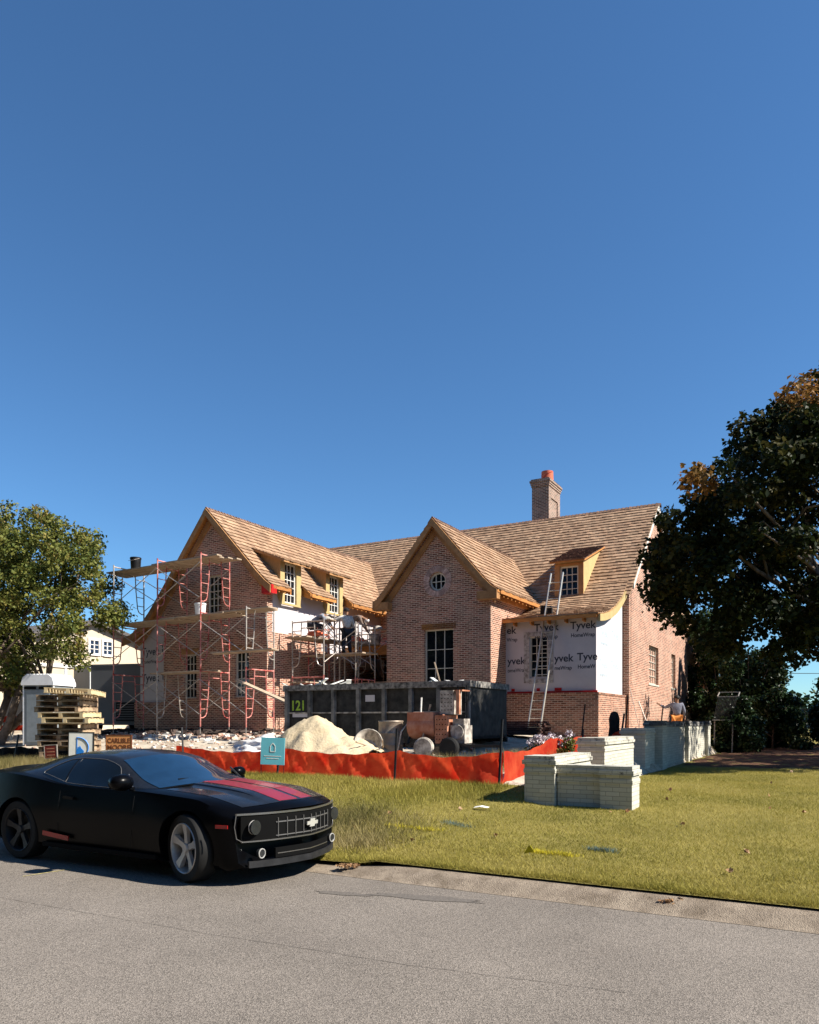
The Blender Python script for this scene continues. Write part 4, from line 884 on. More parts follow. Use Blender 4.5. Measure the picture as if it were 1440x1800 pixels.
def glass(name, x0, x1, ulo, uhi, m, nx=26, nu=10, sides=(1,), off=.006):
    b = MB(); P = []
    if sides == 'top':
        for i in range(nx+1):
            x = x0+(x1-x0)*i/nx
            for j in range(nu*2+1):
                t = j/(nu*2)*2-1; s_ = 1 if t > 0 else -1; u = 2-(2-ulo(x))*abs(t); y, z = cabpt(x, u); P.append((x+cplan(x, y)+off*.5, s_*y, z+off))
        n2 = nu*2+1
    else:
        for i in range(nx+1):
            x = x0+(x1-x0)*i/nx
            for j in range(nu+1): u = ulo(x)+(uhi(x)-ulo(x))*j/nu; y, z = cabpt(x, u); P.append((x+cplan(x, y), sides[0]*(y+off), z+off*.3))
        n2 = nu+1
    b.add(P, [(i*n2+j, (i+1)*n2+j, (i+1)*n2+j+1, i*n2+j+1) for i in range(nx) for j in range(n2-1)]); return b.build(name, m, car, smooth=180)
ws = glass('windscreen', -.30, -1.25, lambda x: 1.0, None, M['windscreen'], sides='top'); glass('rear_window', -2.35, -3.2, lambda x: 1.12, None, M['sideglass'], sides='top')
def door_hi(x): return float(np.interp(x, [-2.52, -2.40, -2.2, -2.0, -1.5, -1.15, -.95], [.32, .62, .84, .88, .88, .84, .60]))
for s in (-1, 1):
    g1 = glass('side_window', -.98, -2.02, lambda x: .10, door_hi, M['sideglass'], sides=(s,)); g2 = glass('quarter_window', -2.06, -2.50, lambda x: float(np.interp(x, [-2.50, -2.06], [.30, .12])), door_hi, M['sideglass'], sides=(s,))
    b = MB(); pts = []
    for x in np.linspace(-.98, -2.50, 24): y, z = cabpt(x, door_hi(x)); pts.append((x+cplan(x, y), s*(y+.008), z+.004))
    for x in np.linspace(-2.50, -2.06, 8): y, z = cabpt(x, float(np.interp(x, [-2.50, -2.06], [.30, .12]))); pts.append((x, s*(y+.008), z))
    for x in np.linspace(-2.0, -.98, 12): y, z = cabpt(x, .10); pts.append((x+cplan(x, y), s*(y+.008), z))
    b.tube(pts, .004, 5); b.build('window_trim', M['trim'], car)
    y0, z0 = cabpt(-2.04, .12); y1, z1 = cabpt(-2.0, .86); b = MB(); b.tube([(-2.04, s*(y0+.01), z0), (-1.99, s*(y1+.01), z1)], .006, 5); b.build('pillar_trim', M['trim'], car)
    # door shut lines, handle, mirror
    for xs_, in ((-.86,), (-2.12,)):
        b = MB(); b.tube([(xs_+.02*k, s*(hw_(xs_)+.0005+(-.012 if k != 3 else -.002)), .26+.155*k) for k in range(5)], .002, 4)
        b.build('door_gap', M['rubber'], car)
    b = MB(); b.obox((-1.82, s*.925, .80), (-1.98, s*.925, .81), .022, .03); b.build('door_handle', M['carpaint'], car)
    b = MB(); b.lathe([(.02, -.10), (.07, -.085), (.095, -.03), (.10, .03), (.085, .07), (.03, .09)], 16, axis='y'); b.xf(Matrix.Translation((-.86-.14*(s > 0), s*(1.03 if s < 0 else .98), 1.03)) @ Matrix.Diagonal((1.1, 1.3, .95, 1) if s < 0 else (.8, 1, .7, 1))); mi = b.build('wing_mirror', M['carpaint'], car, smooth=60)
    b = MB(); b.obox((-.90, s*.84, .95), (-.92, s*.96, .975), .09, .03); b.build('mirror_stalk', M['carpaint'], mi)
    b = MB(); b.obox((-.86+.0, s*.875, .965), (-.99, s*.815, 1.10), .012, .02); b.build('corner_trim', M['chrome'], car)
    b = MB(); b.obox((.60, s*.935, .63), (.46, s*.962, .63), .01, .035); b.build('side_marker', M['redlens'], car)
    b = MB(); b.obox((-2.32, s*.957, .37), (-1.88, s*.935, .33), .012, .055); b.build('sill_reflector', M['redlens'], car)
    b = MB(); b.box(-.3, .3, -.012, .012, -.03, .03) if False else b.obox((-.42, s*.93, .235), (-2.35, s*.93, .235), .03, .05); b.build('sill', M['gapblack'], car)
def nx_(y): return .93+plan(.93, y)
def frontbar(name, y0, y1, z0, z1, off, m, par=car, rad=.012, n=24, arc=0):
    b = MB(); P = []
    for i in range(n+1):
        y = y0+(y1-y0)*i/n; x = nx_(y)+off; bz = arc*(1-(2*i/n-1)**2)
        P += [(x, y, z0+bz), (x, y, z1+bz), (x-.02, y, z1+bz), (x-.02, y, z0+bz)]
    fs = []
    for i in range(n):
        for j in range(4): fs.append((i*4+j, i*4+(j+1) % 4, i*4+4+(j+1) % 4, i*4+4+j))
    fs += [(0, 1, 2, 3), (n*4+3, n*4+2, n*4+1, n*4)]
    b.add(P, fs); return b.build(name, m, par, smooth=50)
gr = frontbar('grille', -.80, .80, .475, .725, .004, M['gapblack'], n=40)
frontbar('grille_surround', -.84, .84, .736, .756, .014, M['chrome'], gr, n=40); frontbar('grille_surround', -.80, .80, .458, .472, .016, M['chrome'], gr, n=40)
for s in (-1, 1):
    b = MB(); b.tube([(nx_(.84)+.01, s*.845, .74), (nx_(.855)+.01, s*.857, .62), (nx_(.84)+.01, s*.84, .50), (nx_(.79)+.012, s*.79, .463)], .005, 6); b.build('grille_surround', M['trim'], gr, smooth=60)
frontbar('grille_bars', -.46, .46, .64, .652, .012, M['trim'], gr); frontbar('grille_bars', -.46, .46, .50, .510, .014, M['trim'], gr)
b = MB()
for i in range(-4, 5):
    y = i*.11; b.obox((nx_(y)+.008, y, .492), (nx_(y)+.008, y, .69), .008, .02)
b.build('grille_mesh', M['trim'], gr)
# bow tie emblem
E2 = [(-.075, -.018), (-.075, .012), (-.035, .012), (-.030, .032), (.035, .032), (.030, .012), (.075, .012), (.075, -.018), (.035, -.018), (.030, -.036), (-.035, -.036), (-.030, -.018)]
b = MB(); b.prism([(y*1.25+z*.15, .60+z*1.25) for y, z in E2], .952, .965, 'x'); b.build('emblem', M['alu'], gr)
for s in (-1, 1):
    y = s*.695; b = MB(); b.lathe([(.0, .0), (.068, .002), (.075, -.012), (.075, -.03)], 24, axis='y'); b.xf(Matrix.Translation((nx_(y)+.018, y, .61)) @ Matrix.Rotation(R(-90-s*-0), 4, 'Z') @ Matrix.Rotation(R(180), 4, 'X'))
    h = b.build('headlight', M['lens'], car, smooth=40)
    b = MB(); th = [2*math.pi*i/24 for i in range(25)]; b.tube([(nx_(y)+.02-.12*(s*.07*math.cos(t)), y+.07*math.cos(t), .61+.07*math.sin(t)) for t in th], .005, 5); b.build('headlight_ring', M['rim'], h)
    y = s*.62; b = MB(); b.cyl((nx_(y)-.02, y, .335), (nx_(y)+.022, y, .335), .045, n=20); f = b.build('fog_light', M['lens'], car); b = MB(); b.tube([(nx_(y)+.022, y+.047*math.cos(t), .335+.047*math.sin(t)) for t in th], .007, 5); b.build('fog_light_ring', M['rim'], f)
lo = frontbar('lower_intake', -.46, .46, .27, .375, .004, M['gapblack']); frontbar('intake_trim', -.44, .44, .312, .321, .010, M['chrome'], lo); frontbar('front_lip', -.74, .74, .195, .262, .022, M['blackiron'], n=30)
frontbar('tail_panel', 0, 0.001, .2, .21, -.3, M['gapblack']) if False else None
# wipers, steering wheel behind the glass is not modelled; dashboard ornament
b = MB(); b.tube([(-.60, -.45, 1.04), (-.53, -.2, 1.045), (-.51, .05, 1.05)], .008, 5); b.tube([(-.53, .1, 1.05), (-.60, .45, 1.045)], .008, 5); b.build('wiper', M['gapblack'], car)
def wheel(x, y, s, steer):
    w_ = bpy.data.objects.new('wheel', None); C.objects.link(w_); w_.parent = car; w_.location = (x, y, .364); w_.rotation_euler = (0, 0, steer)
    b = MB(); b.lathe([(.262, -.115), (.30, -.122), (.345, -.118), (.360, -.095), (.364, -.05), (.364, .05), (.360, .095), (.345, .118), (.30, .122), (.262, .115)], 48, axis='y'); 
    b.f = b.f[:-2]; b.m = b.m[:-2]; ty = b.build('tyre', M['rubber'], w_, smooth=35)
    b = MB(); b.lathe([(.268, -.115), (.262, -.125), (.252, -.118), (.235, -.05), (.235, .10), (.262, .115)], 48, axis='y'); b.f = b.f[:-2]; b.m = b.m[:-2]
    for i in range(5):
        t = 2*math.pi*i/5+.3; d = Vector((math.cos(t), 0, math.sin(t))); q = Vector((-math.sin(t), 0, math.cos(t))); yy = s*.115
        pr = [(.05, .032), (.14, .028), (.252, .048)]; P = []
        for r_, hw2 in pr:
            for sg in (-1, 1): P += [d*r_+q*hw2*sg+Vector((0, yy-s*(.03-.06*(r_/.25)**2*.4), 0)), d*r_+q*hw2*sg*1.15+Vector((0, yy-s*.06, 0))]
        fs = []
        for k in range(2): o_ = k*4; fs += [(o_, o_+2, o_+6, o_+4), (o_+1, o_, o_+4, o_+5), (o_+2, o_+3, o_+7, o_+6)]
        b.add(P, fs)
    b.cyl((0, s*.05, 0), (0, s*.105, 0), .06, .045, n=20)
    b.build('rim', M['rim'] if x > -1 else M['blackiron'], w_, smooth=30)  # rear rims coloured black to stand in for the shade on them
    b = MB(); b.cyl((0, -s*.02, 0), (0, s*.0, 0), .17, n=28); b.build('brake_disc', M['blackiron'], w_)
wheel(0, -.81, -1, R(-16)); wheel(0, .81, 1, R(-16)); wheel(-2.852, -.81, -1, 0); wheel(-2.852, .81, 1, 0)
b = MB(); b.box(-3.6, .6, -.6, .6, .2, .5); b.box(-.38, .38, -.93, -.5, .55, .8); b.build('underbody', M['gapblack'], car) if False else None
b = MB()
for s in (-1, 1): b.obox((-3.80, s*.35, .80), (-3.80, s*.72, .80), .03, .12)
b.build('tail_lights', M['redlens'], car)

# ================================================================ SITE OBJECTS
def aof(px, v): k = (px-720)/F; Y = v/(.493*k+.87); return Y*(.87*k-.493)
# dumpster
M['toprail'] = mat('spattered_rail', (.05, .048, .045), .7, col2=(.30, .28, .25), scale=9); M['ribsteel'] = mat('dusty_black_steel', (.045, .044, .04), .6, col2=(.22, .21, .195), scale=3)
O = (-11.1, 17.5, 1.12); t = site('dumpster', 'black roll off dumpster spattered with mortar, numbered 121, in front of the middle gable', 'dumpster', *O)
LX, H = 2.97, 1.56
b = MB(); b.box(-LX, LX, 0, .06, .12, H); b.box(-LX, LX, 2.34, 2.4, .12, H); b.box(-LX, -LX+.06, .06, 2.34, .12, H); b.box(LX-.06, LX, .06, 2.34, .12, H); b.box(-LX, LX, .06, 2.34, .12, .2); b.build('body', M['darkbin'], t)
b = MB(); b.box(-LX-.04, LX+.04, -.10, .0, H-.10, H+.06); b.box(-LX-.04, LX+.04, 2.4, 2.5, H-.1, H+.06); b.box(-LX-.05, -LX-.002, 0, 2.4, H-.1, H+.06); b.box(LX+.002, LX+.05, 0, 2.4, H-.1, H+.06); b.build('top_rail', M['toprail'], t)
b = MB(); b.box(-LX, LX, -.08, -.002, .0, .15); b.box(-LX, LX, 2.402, 2.48, 0, .15); b.build('bottom_rail', M['darkbin'], t)
for i in range(8): x = -LX+.06+i*(2*LX-.12)/7; b = MB(); b.prism([(x-.05, -.09), (x+.05, -.09), (x+.07, -.002), (x-.07, -.002)], .15, H-.1, 'z'); b.build('rib', M['ribsteel'], t)
b = MB(); b.box(-LX+.12, LX-.12, -.04, -.003, .80, .84); b.build('mid_rail', M['dirtygrey'], t)
b = MB()
for x in (LX-.30, LX-.05): b.box(x-.015, x+.015, -.14, -.11, .3, 1.5)
for k in range(4): b.box(LX-.285, LX-.065, -.135, -.115, .45+k*.3, .47+k*.3)
b.build('side_ladder', M['darkbin'], t)
text('number', '121', .40, M['lime'], t, (-LX+.17, -.012, .90), FRONT, .004, .92); b = MB(); b.box(-LX+.25, -LX+.82, -.02, -.003, .70, .81); b.build('name_plate', M['wrap'], t)
b = MB(); b.box(-.2, .1, -.02, -.003, 1.12, 1.3); b.build('notice', M['wrap'], t)
dj = [('flat pale scraps scattered on the dumpster top left of its middle', -1.9, 5), ('board ends sticking out above the dumpster behind the mixer hood', 1.1, 7), ('pale board offcuts heaped on top of the dumpster in front of the tall window', -.9, 1), ('pale boards and plaster scraps piled at the right end of the dumpster', 2.2, 2), ('loose white scraps lying on the left end of the dumpster rail', -2.9, 3)]
for lab, x0, sd_ in dj:
    b = MB(); r_ = random.Random(sd_)
    for i in range(9): p = Vector((x0+r_.uniform(-.4, .4), r_.uniform(.3, .8), H+r_.uniform(-.08, .06))); q = p+Vector((r_.uniform(-.5, .5), r_.uniform(-.3, .5), r_.uniform(-.25, .22))); b.obox(p, q, r_.uniform(.08, .16), .025)
    o = b.build('scrap_boards', M['white'] if sd_ != 2 else M['poly']); o.location = W(*O); o.rotation_euler = (0, 0, HR); tag(o, lab, 'scrap boards', kind=None)
def heap(name, label, cat, a, v, rx, ry, h, m, seed=0, n=56, rough=.05, tail=None):
    b = MB(); P = []; r_ = np.random.default_rng(seed); ph = r_.uniform(0, 6, 8)
    for i in range(n+1):
        for j in range(n+1):
            x, y = (i/n*2-1)*rx*1.25, (j/n*2-1)*ry*1.25; d = math.hypot(x/rx, y/ry); d *= 1+.10*math.sin(3*math.atan2(y, x)+ph[0])+.06*math.sin(7*math.atan2(y, x)+ph[1])
            z = h*max(0, 1-(d*d+.02)**.62)*1.06
            if tail: d2 = math.hypot((x-tail[0])/tail[2], (y-tail[1])/tail[2]); z = max(z, tail[3]*max(0, 1-d2**1.2))
            if z > .02: z += rough*(math.sin(5*x+ph[2])*math.sin(6*y+ph[3])*.5+math.sin(13*x+ph[4]+2*y)*math.sin(11*y+ph[5])*.3+r_.normal(0, .18))*min(1, z*4)
            wx, wy = a+x, v+y; P.append((x, y, max(-.05, z-.04)+zg(wx, wy)-zg(a, v)))
    b.add(P, [(i*(n+1)+j, (i+1)*(n+1)+j, (i+1)*(n+1)+j+1, i*(n+1)+j+1) for i in range(n) for j in range(n)])
    o = b.build(name, m, smooth=180); o.location = W(a, v, zg(a, v)); o.rotation_euler = (0, 0, HR); return tag(o, label, cat)
heap('sand_pile', 'tall heap of pale yellow sand in front of the dumpster', 'sand pile', aof(553, 14.9), 14.9, 1.5, 1.45, 1.10, M['sand'], 3, rough=.085, tail=(1.0, -.1, 1.5, .62))
M['paleground'] = groundmat('pale_mortar_dust', [(.62, .60, .57), (.50, .47, .43), (.34, .30, .25)], (3, 12), bump=.6, bs=15)
structure(sheet('mortar_dust', np.arange(-9.2, -5.6, .2), np.arange(13.3, 16.3, .2), lambda a, v: G(a, v)-.05+.07*np.clip(1.25-np.hypot((a+7.5)/1.8, (v-14.7)/1.3)+.12*np.sin(3*a)*np.sin(4*v), 0, 1), M['paleground']))
structure(sheet('mortar_dust', np.arange(-15.6, -11.2, .2), np.arange(13.0, 15.6, .2), lambda a, v: G(a, v)-.05+.07*np.clip(1.25-np.hypot((a+13.4)/2.1, (v-14.2)/1.1)+.12*np.sin(3*a)*np.sin(4*v), 0, 1), M['paleground']))
# steel drum
a = aof(687, 15.6); t = site('steel_drum', 'dented grey steel drum stained orange at the base beside the sand pile', 'drum', a, 15.6, zg(a, 15.6))
b = MB(); b.lathe([(.30, 0), (.31, .02), (.295, .04), (.295, .28), (.305, .30), (.295, .32), (.295, .56), (.305, .58), (.295, .60), (.295, .84), (.31, .86), (.30, .88), (.27, .88), (.26, .80)], 28); b.build('shell', mat('drum_steel', (.14, .15, .15), .5, col2=(.34, .26, .19), scale=3, metal=.3), t, smooth=40)
b = MB(); b.cyl((0, 0, .79), (0, 0, .80), .262, n=28); b.build('contents', M['dirtygrey'], t)
# mixer
a = aof(757, 15.7); t = site('mortar_mixer', 'towable mortar mixer with faded orange drum and rusty perforated engine housing', 'mortar mixer', a, 15.7, zg(a, 15.7))
b = MB(); b.lathe([(.02, -.36), (.31, -.35), (.32, -.33), (.32, .33), (.31, .35), (.02, .36)], 30, axis='y'); b.xf(Matrix.Translation((-.12, 0, .74)) @ Matrix.Rotation(R(90), 4, 'Z')); b.box(-.46, .22, -.30, .30, .74, 1.05); b.build('drum', mat('faded_orange_steel', (.36, .13, .07), .7, col2=(.46, .24, .17), scale=5, bump=.3), t, smooth=30)
b = MB(); b.box(-.52, 1.9, -.30, -.24, .26, .32); b.box(-.52, 1.0, .24, .30, .26, .32); b.box(-.5, -.44, -.24, .24, .26, .32); b.box(.9, .96, -.24, .24, .26, .32)
for x in (-.46, .22): b.obox((x, -.27, .30), (x, -.02, .72), .04, .04); b.obox((x, .27, .30), (x, .02, .72), .04, .04)
b.build('chassis', M['blackiron'], t)
for nm, bx in (('engine_housing', (.26, .58, -.28, .25, .33, .98)), ('engine_hood', (.36, .70, -.22, .22, 1.0, 1.55))):
    b = MB(); b.box(*bx); o = b.build(nm, M['dirtygrey'] if nm == 'engine_hood' else M['rust'], t); b = MB(); x0, x1, y0, _, z0, z1 = bx
    for i in range(4):
        for j in range(5): cx = x0+.05+(x1-x0-.1)*i/3; cz = z0+.1+(z1-z0-.2)*j/4; b.cyl((cx, y0-.004, cz), (cx, y0-.001, cz), .014, n=8)
    b.build('vent_holes', M['gapblack'], o)
b = MB(); b.box(.62, .98, -.2, .2, .34, .75); b.cyl((.8, -.24, .6), (.8, .24, .6), .16, n=20); b.box(.66, .94, -.16, .16, .75, .9); b.build('engine', M['dirtygrey'], t)
b = MB(); b.box(.78, .86, -.24, -.15, 1.0, 1.55); b.box(.72, .92, -.2, .2, 1.53, 1.56); b.build('exhaust_guard', M['rust'], t)
for x, y in ((.0, -.42), (.62, -.36+.0), (.0, .42)):
    wl = bpy.data.objects.new('wheel', None); C.objects.link(wl); wl.parent = t; wl.location = (x+.05, y, .24); wl.rotation_euler = (0, 0, R(12) if x < .3 else 0)
    b = MB(); b.lathe([(.13, -.07), (.20, -.08), (.235, -.05), (.24, 0), (.235, .05), (.20, .08), (.13, .07)], 26, axis='y'); b.build('tyre', M['dirtygrey'] if x < .3 else M['rubber'], wl, smooth=40); b = MB(); b.lathe([(.02, -.062), (.07, -.066), (.13, -.04), (.13, .04), (.02, .05)], 22, axis='y'); b.build('rim', M['rust'], wl, smooth=40)
b = MB(); b.tube([(-.46, -.1, .9), (-.62, -.3, .6), (-.70, -.35, .1)], .016, 6); b.build('dump_handle', M['galv'], t)
for i, (px, h, dx, lab, m) in enumerate(((744, .95, .28, 'pale wooden stick leaning on the orange mixer drum', 'plank'), (737, 1.15, 0.02, 'thin white pipe standing upright behind the mixer', 'white'))):
    b = MB(); b.cyl((0, 0, 0), (dx, .1, h+.3), .022, n=8); o = b.build('pole', M[m]); a_ = aof(px, 15.4+i*.9); o.location = W(a_-dx*.5, 15.4+i*.9, zg(a_, 15.5)); o.rotation_euler = (0, 0, HR); tag(o, lab, 'pole')
b = MB(); b.obox((0, 0, 0), (.12, .05, .62), .10, .03); o = b.build('scrap_board', M['plank']); o.location = W(aof(775, 17.6), 17.6, 2.65); o.rotation_euler = (0, R(-30), HR); tag(o, 'single pale offcut poking up out of the dumpster before the tall window', 'scrap board')
# wheelbarrow
a = aof(648, 15.1); t = site('wheelbarrow', 'grey wheelbarrow tipped forward between sand pile and steel drum', 'wheelbarrow', a, 15.1, zg(a, 15.1), rot=R(30))
b = MB(); b.lathe([(.02, 0), (.20, .0), (.36, .22), (.38, .23), (.36, .24), (.19, .03), (.02, .03)], 20); b.xf(Matrix.Translation((0, 0, .30)) @ Matrix.Rotation(R(58), 4, 'X') @ Matrix.Diagonal((.9, 1, 1, 1))); b.build('tray', M['dirtygrey'], t, smooth=50)
b = MB(); b.lathe([(.09, -.03), (.17, -.04), (.19, 0), (.17, .04), (.09, .03)], 20, axis='y'); b.xf(Matrix.Translation((.35, .25, .19))); b.build('wheel', M['rubber'], t, smooth=50)
b = MB(); b.cyl((.35, .25, .19), (-.25, -.75, .45), .018, n=6); b.cyl((.35, .3, .19), (.35, -.8, .5), .018, n=6); b.build('handles', M['plank'], t)
# wrapped pallet
def pallet_mb(w_=1.2, d_=1.0, h_=.14):
    b = MB()
    for x in (-w_/2, -.045, w_/2-.09): b.box(x, x+.09, -d_/2, d_/2, .018, h_-.018)
    for i in range(6): y = -d_/2+i*(d_-.12)/5; b.box(-w_/2-.01, w_/2+.01, y, y+.10, h_-.018, h_)
    for i in range(3): y = -d_/2+i*(d_-.12)/2; b.box(-w_/2-.01, w_/2+.01, y, y+.10, 0, .018)
    return b
a = aof(459, 14.2); z = zg(a, 14.2); o = pallet_mb().build('pallet', M['palletwood']); o.location = W(a, 14.2, z+.02); o.rotation_euler = (0, 0, HR+.1); tag(o, 'low wooden pallet under the clear plastic bundle left of the sand', 'pallet')
lump('plastic_bundle', 'sagging bundle wrapped in clear plastic sheeting left of the sand pile', 'plastic bundle', W(a, 14.2, z+.15), (.72, .5, .36), M['poly'], 4, amp=.28, sub=4, flat=.25)
# stacked pallets
px0 = 122; v_ = 13.0; a0 = aof(px0, v_); z = zg(a0, v_)+.02; cols = ['palletwood']*7+['palletyellow']*2+['palletwood']*3+['palletyellow']
shade = ['bottom pallet of the tall stack by the portable toilet', 'second pallet from the bottom of the tall stack', 'third pallet from the bottom of the tall stack', 'fourth pallet from the bottom of the tall stack', 'fifth pallet from the bottom of the tall stack', 'sixth pallet from the bottom of the tall stack', 'seventh pallet from the bottom of the tall stack',
  'lower of the two yellow new pallets in the tall stack', 'upper of the two yellow new pallets in the tall stack', 'third pallet from the top of the tall stack, greyish wood', 'pallet just below the topmost two of the tall stack', 'second pallet from the top of the tall stack', 'topmost pallet, pale and turned sideways, overhanging the tall stack']
base_me = {k: pallet_mb().mesh('pallet', M[k]) for k in ('palletwood', 'palletyellow')}
for i, (cm, lb) in enumerate(zip(cols, shade)):
    o = bpy.data.objects.new('pallet', base_me[cm]); C.objects.link(o); top = i == 12
    o.location = W(a0+random.uniform(-.10, .10)+(.22 if top else 0)+(.12 if cm == 'palletyellow' and not top else 0), v_+random.uniform(-.06, .06), z); o.rotation_euler = (random.uniform(-.015, .015)+(-.04 if top else 0), random.uniform(-.012, .012)+(.04 if top else 0), HR+R(28)+random.uniform(-.08, .08)+(.12 if top else 0)); z += .148
    tag(o, lb, 'pallet', 'pallets in the tall stack')
# portable toilet
a = aof(86, 16.4); t = site('portable_toilet', 'grey portable toilet with rounded white roof behind the pallet stack', 'portable toilet', a, 16.4, zg(a, 16.4)-.02, rot=R(20))
b = MB(); b.box(-.55, .55, -.55, .55, 0, 2.0); b.build('cabin', M['plastic'], t)
b = MB()
for x in (-.57, .53): 
    for y in (-.57, .53): b.box(x, x+.04, y, y+.04, 0, 2.0)
b.build('corner_posts', M['whiteplastic'], t); b = MB(); b.box(-.42, .42, -.58, -.552, .1, 1.85); b.build('door', M['plastic'], t)
b = MB()
for x in (-.5, .04): b.box(x, x+.46, -.585, -.56, 1.78, 1.9) if False else b.box(x, x+.44, -.60, -.583, 1.87, 1.95)
b.build('vents', M['gapblack'], t)
b = MB(); b.prism([(-.60, 2.0), (-.60, 2.08), (-.54, 2.26), (-.40, 2.36), (.40, 2.36), (.54, 2.26), (.60, 2.08), (.60, 2.0)], -.62, .62)
for i in range(8): x = -.42+i*.12; b.box(x, x+.04, -.60, .60, 2.36, 2.378)
b.build('roof', M['whiteplastic'], t)
b = MB(); b.cyl((.35, .4, 2.3), (.35, .4, 2.62), .05, n=10); b.build('vent_pipe', M['whiteplastic'], t)
# grey trailer
O = (-27.6, 22.6, 1.2); t = site('utility_trailer', 'tall grey enclosed trailer with angled nose between the neighbouring house and the left gable', 'trailer', *O)
poly = [(-2.6, .7), (-1.7, -.9), (-.15, -1.25), (2.45, -.5), (2.45, 1.5), (-2.6, 1.6)]
b = MB(); b.prism(poly, .34, 2.85, 'z'); b.build('body', M['greytrailer'], t)
b = MB(); b.prism([(x*1.01, y*1.01) for x, y in poly], 2.853, 2.92, 'z'); b.build('roof_cap', M['greytrailer'], t)
b = MB(); n_ = Vector((.277, -.961, 0)); dd = Vector((.961, .277, 0)); c0 = Vector((1.1, -.90, .55))
b.obox(c0+Vector((0, 0, .35)), c0+dd*.9+Vector((0, 0, .35)), .12, .8); ac = b.build('vent_unit', M['blackiron'], t); b = MB()
for k in range(7): p = c0+n_*.07+Vector((0, 0, .05+.1*k)); b.obox(p+dd*.05, p+dd*.85, .012, .03)
b.build('louvres', M['greytrailer'], ac)
b = MB(); b.box(-1.75, -1.7, -.86, -.80, .4, 2.8); b.box(-.18, -.13, -1.275, -1.22, .4, 2.8); b.build('corner_trim', M['whiteplastic'], t)
for x in (-1.2, 1.3):
    b = MB(); b.lathe([(.1, -.1), (.28, -.11), (.33, 0), (.28, .11), (.1, .1)], 20, axis='y'); b.build('wheel', M['rubber'], t, (x, -.1, .33), smooth=40)
text('lettering', 'RIGHT\nBOX', .16, M['signbrown'], t, (-.95, -1.085, 2.62), (R(90), 0, R(-12.7)), .002) if False else None

# ---- silt fence
def fence(label, pts, m, post_pts, hgt=.60, name='silt_fence', tint=None):
    t = site(name, label, 'silt fence', pts[0][0], pts[0][1], zg(*pts[0])); O = (pts[0][0], pts[0][1], zg(*pts[0])); b = MB(); P = []; tot = 0; segs_ = []
    for (a0, v0), (a1, v1) in zip(pts[:-1], pts[1:]): L = math.hypot(a1-a0, v1-v0); n = max(2, int(L/.07)); segs_ += [(a0+(a1-a0)*i/n, v0+(v1-v0)*i/n, i/n, L) for i in range(n)]
    segs_.append((*pts[-1], 1, 1)); rows = 9
    for i, (a, v, f, L) in enumerate(segs_):
        sag = .11*math.sin(math.pi*f); z0 = zg(a, v)
        for r_ in range(rows):
            q = r_/(rows-1); wob = .05*math.sin(i*.33+q*2.2)*(1-q)*1.1+.025*math.sin(i*.95+q*5)*math.sin(math.pi*q)+.012*math.sin(i*2.1+q*9)
            h = (hgt-sag)*q; P.append((a-O[0]+wob*.4, v-O[1]+wob-(1-q)**2*.13, z0-O[2]-.03+h+.012*math.sin(i*.7)*q))
    b.add(P, [(i*rows+j, (i+1)*rows+j, (i+1)*rows+j+1, i*rows+j+1) for i in range(len(segs_)-1) for j in range(rows-1)]); b.build('fabric', M[m], t, smooth=180)
    for a, v, h, lean in post_pts: b = MB(); z0 = zg(a, v)-O[2]; b.obox((a-O[0], v-O[1]-.26, z0-.1), (a-O[0]+lean, v-O[1]-.10, z0+h), .035, .035); b.build('post', M['blackiron'], t)
    return t
nt_ = M['orange'].node_tree; p_ = nt_.nodes['Principled BSDF']; tr_ = nt_.nodes.new('ShaderNodeBsdfTranslucent'); mx_ = nt_.nodes.new('ShaderNodeMixShader'); mx_.inputs[0].default_value = .55
nt_.links.new(p_.inputs['Base Color'].links[0].from_socket, tr_.inputs[0]); nt_.links.new(p_.outputs[0], mx_.inputs[1]); nt_.links.new(tr_.outputs[0], mx_.inputs[2]); nt_.links.new(mx_.outputs[0], nt_.nodes['Material Output'].inputs[0])
pA = [aof(x, 12.7) for x in (315, 500, 560, 703, 790, 885)]
fence('long orange silt fence sagging between black posts across the front lawn', [(pA[0], 12.6), (pA[1], 12.65), (pA[3], 12.7), (pA[5], 12.7)], 'orange', [(aof(338, 12.7), 12.7, .98, -.22), (pA[1], 12.7, .8, 0), (pA[3], 12.75, 1.0, -.04), (pA[5], 12.75, 1.15, .0)])
fence('short sunlit orange silt fence turning back behind the white garden walls', [(pA[5], 12.72), (-5.15, 15), (-5.15, 17.2), (-4.9, 19.6), (-4.9, 21.5)], 'orange', [(-5.1, 17.2, .7, 0), (-4.85, 19.6, 1.0, .1)])
fence('black silt fence in shade behind the parked car and road signs', [(-30, 12.0), (-24, 12.3), (-19, 12.5), (pA[0]-.1, 12.6)], 'gapblack', [(-24, 12.35, .8, 0), (-19, 12.5, .8, 0)], .5)
